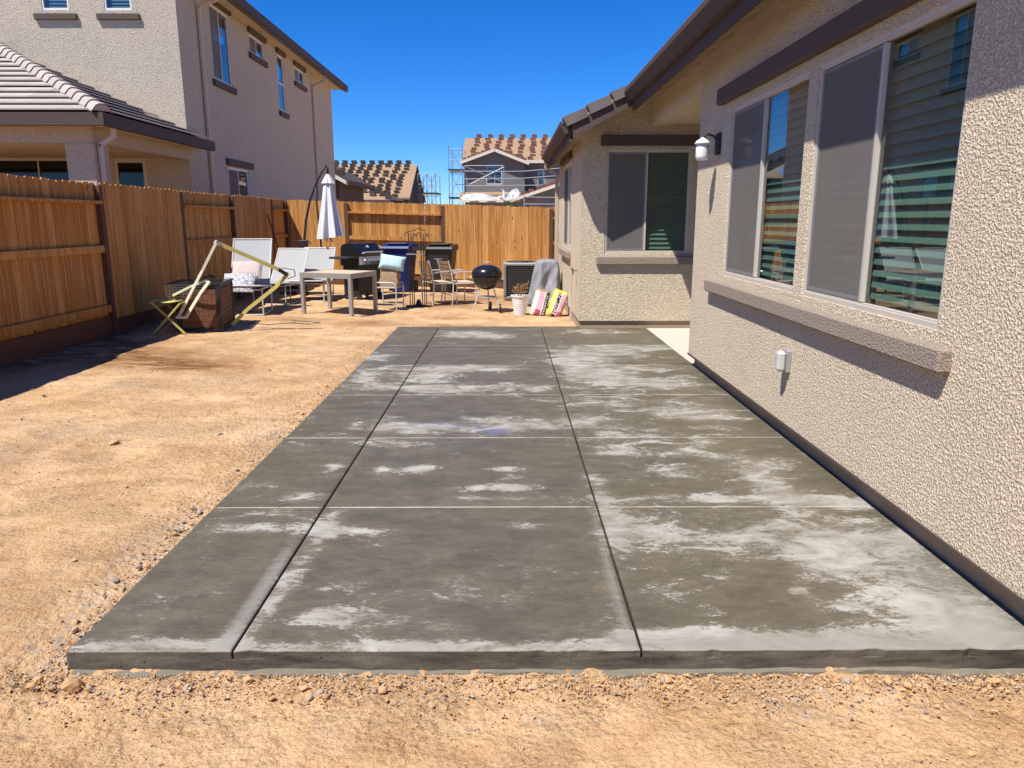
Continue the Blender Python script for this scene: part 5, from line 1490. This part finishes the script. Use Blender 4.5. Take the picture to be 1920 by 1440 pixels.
# house B: grey two storey with front gable
hb_=thing('unfinished_house','grey two storey unfinished house with front gable and red tile stacks','house',(1,57,0))
roof_plane(hb_,[(-3.3,56,5.85),(9,56,5.85),(9,61,7.9),(-3.3,61,7.9)]);roof_plane(hb_,[(-3.3,61,7.9),(9,61,7.9),(9,66,5.85),(-3.3,66,5.85)])
PB=lambda u,z,d:(u,54.4+d,z)
gw=(-1.5,-.38,4.12,5.45);gw2=(2.2,2.75,3.9,5.1)
b=MB();wall(b,PB,-2.95,1.2,0,5.6,[gw],.2)
b.prism([(-2.95,54.4,5.6),(1.2,54.4,5.6),(-.9,54.4,6.3)],(0,4,0));b.box(-2.95,-2.75,54.6,65,0,5.8)
b.build('wall',M_['scratch'],hb_,world=True)
PB2=lambda u,z,d:(u,56.4+d,z)
b=MB();wall(b,PB2,1.2,8.8,0,5.7,[gw2],.2);b.box(1.0,1.19,54.41,56.39,0,5.6);b.build('wall',M_['scratch'],hb_,world=True)
window(hb_,PB,*gw,M_['fascia_white'],split=[-.9],frame=.05,glassname='glass_dark')
window(hb_,PB2,*gw2,M_['fascia_white'],frame=.05,glassname='glass_dark')
b=MB();b.box(-2.7,8.7,57.5,57.7,.1,5.6);b.build('interior',M_['interior'],hb_,world=True)
def rake(h,p,q,w=.2,t=.08):
    b=MB();b.obox(p,q,t,w);return b.build('barge_board',M_['fascia_white'],h,world=True)
rake(hb_,(-3.3,53.9,5.55),(-.9,53.9,6.4));rake(hb_,(1.5,53.9,5.5),(-.9,53.9,6.4))
roof_plane(hb_,[(-3.25,53.95,5.62),(-.9,53.95,6.47),(-.9,59,6.47),(-3.25,59,5.62)],.1,M_['sheath']);roof_plane(hb_,[(1.45,53.95,5.56),(-.9,53.95,6.47),(-.9,59,6.47),(1.45,59,5.56)],.1,M_['sheath'])
b=MB();b.box(-3.4,9,55.95,56.0,5.68,5.87);b.build('fascia',M_['fascia_white'],hb_,world=True)
# lower roof with plastic sheeting, right-hand lower gable
roof_plane(hb_,[(-3.3,52,2.98),(.9,52,2.98),(.9,54.4,3.6),(-3.3,54.4,3.6)],.12)
b=MB();b.box(-3.3,.9,51.96,52.0,2.84,2.99);b.build('fascia',M_['fascia_white'],hb_,world=True)
b=MB();b.box(-2.9,1.0,52.4,52.6,0,2.85);b.build('wall',M_['scratch'],hb_,world=True)
rake(hb_,(.15,50.9,2.9),(5.5,50.9,4.65));roof_plane(hb_,[(.15,50.95,2.98),(5.5,50.95,4.73),(5.5,56,4.73),(.15,56,2.98)],.1,M_['sheath'])
b=MB();b.prism([(.9,51.3,0),(6,51.3,0),(6,51.3,4.6),(.9,51.3,3.05)],(0,.2,0));b.build('wall',M_['scratch'],hb_,world=True)
for x,w_,h_ in ((-1.9,.5,1.9),(-.9,.35,1.6),(.0,.7,1.7)):
    b=MB();b.box(x,x+w_,52.37,52.39,1.0,2.6 if w_>.4 else 2.45);b.build('opening',M_['black_matte'],hb_,world=True)
def drape(x0,x1,y,z0,z1,seed,label):
    nx,nz=30,10;vs=[];fs=[]
    for j in range(nz+1):
        for i in range(nx+1):
            u=i/nx;v=j/nz;x=x0+(x1-x0)*u
            hh=z0+(z1-z0)*(v)*(0.35+.65*abs(math.sin(3.1*u+seed))**.6)
            vs.append((x+.06*math.sin(9*v+seed),y+.55*v+.12*math.sin(14*u+seed+3*v),hh))
    for j in range(nz):
        for i in range(nx): a=j*(nx+1)+i;fs.append((a,a+1,a+nx+2,a+nx+1))
    o=len(vs);vs+=[(a,b_+.03,c-.03) for a,b_,c in vs];fs+=[tuple(k+o for k in reversed(f)) for f in fs]
    b=MB();b.add(vs,fs);ob=b.build('plastic_sheet',M_['plastic_sheet'],smooth=True,fix=False);tag(ob,label,'plastic sheet')
drape(-3.1,-.5,51.92,2.95,3.45,.4,'flat white plastic sheeting along the low eave of the grey unfinished house')
drape(-.35,.75,51.7,2.95,3.75,1.9,'bunched white plastic sheeting hanging over the corner of the low roof')
lbB='stack of red brown roof tiles on the roof of the grey unfinished house'
for c in range(8):
    x0=-2.45+.86*c
    for r in range(7):
        q=(r+.4)/7;y=56+5*q;z=5.85+2.05*q
        if x0+.0<1.1 and q<.42 and abs(x0+.9)<2.1*(1-q/.42*.8): continue
        stack(x0+.04*(r-3)+random.uniform(-.1,.1),y,z-.02,SR,lbB,'red tile stacks on the grey house',random.uniform(.55,.85))
    stack(x0+.25,61.1,7.85,SR,lbB,'red tile stacks on the grey house',1.3)
for k in range(6):
    q=(k+.6)/6.5
    stack(-3.1+2.1*q,54.3,5.66+.78*q,SR,lbB,'red tile stacks on the grey house',.7);stack(1.3-2.1*q,54.3,5.62+.8*q,SR,lbB,'red tile stacks on the grey house',.8)
for k in range(9):
    q=(k+.5)/9;stack(.9+4.2*q,51.3,3.22+1.38*q,SR,lbB,'red tile stacks on the grey house',.9)
scaffold('tall pipe scaffold at the left end of the grey unfinished house',-4.1,-3.15,54.2,57.5,[1.6,3.2,5.1],6.7,1)
gr=thing('guard_frame','cross-braced guard rail frames in front of the grey gable wall','guard rail',(-1,52.8,3))
for pts in ([(-2.95,52.8,3.3),(-2.95,52.8,5.3)],[(-.25,52.8,3.3),(-.25,52.8,5.3)],[(2.45,52.8,3.6),(2.45,52.8,5.05)]):
    b=MB();b.tube(pts,.035,6);b.build('post',M_['scaff'],gr,world=True)
for pts in ([(-2.95,52.8,5.28),(-.25,52.8,5.28)],[(-2.95,52.8,4.92),(-.25,52.8,4.9),(1.2,52.8,4.92),(4.5,52.8,5.2)],[(-2.95,52.8,4.4),(1,52.8,4.45),(4.5,52.8,4.7)],[(-2.95,52.8,3.95),(2.45,52.8,4.0)],[(-2.95,52.8,5.25),(-.25,52.8,4.15)],[(-2.6,52.8,4.05),(-.25,52.8,5.2)]):
    b=MB();b.tube(pts,.028,6);b.build('rail',M_['scaff'],gr,world=True)
b=MB();b.tube([(1.1,50.6,0),(1.1,50.6,3.2)],.05,6);b.tube([(1.1,50.6,3.15),(4,50.6,3.1)],.028,6);b.tube([(1.1,50.6,2.7),(4,50.6,2.68)],.028,6)
lg=thing('guard_frame','low guard rail with grey post under the sloping eave of the grey house','guard rail',(1.1,50.6,0));b.build('rail',M_['scaff'],lg,world=True)
# small street tree in front of house B
tr=thing('young_tree','thin young tree in front of the grey unfinished house','tree',(.35,49,0))
b=MB();b.tube([(0,0,0),(.03,0,1.5),(.0,.02,2.7)],[.05,.04,.015],8)
lf=MB()
for k in range(16):
    a=random.uniform(0,6.28);z=random.uniform(1.5,2.5);r=random.uniform(.2,.55)
    e=Vector((r*math.cos(a),r*math.sin(a),z+random.uniform(.1,.4)))
    b.tube([(0,0,z-.2),e],.012,5)
    for q in range(34):
        c=e*random.uniform(.5,1.1);c.z=e.z+random.uniform(-.25,.2);c+=Vector((random.gauss(0,.09),random.gauss(0,.09),random.gauss(0,.09)))
        u=Vector((random.uniform(-1,1),random.uniform(-1,1),random.uniform(-1,1))).normalized()*.06;w=Vector((random.uniform(-1,1),random.uniform(-1,1),random.uniform(-1,1))).normalized()*.03
        lf.add([c-u,c+w,c+u,c-w],[(0,1,2,3)])
b.build('trunk',M_['bark'],tr);lf.build('crown',M_['leaf'],tr)
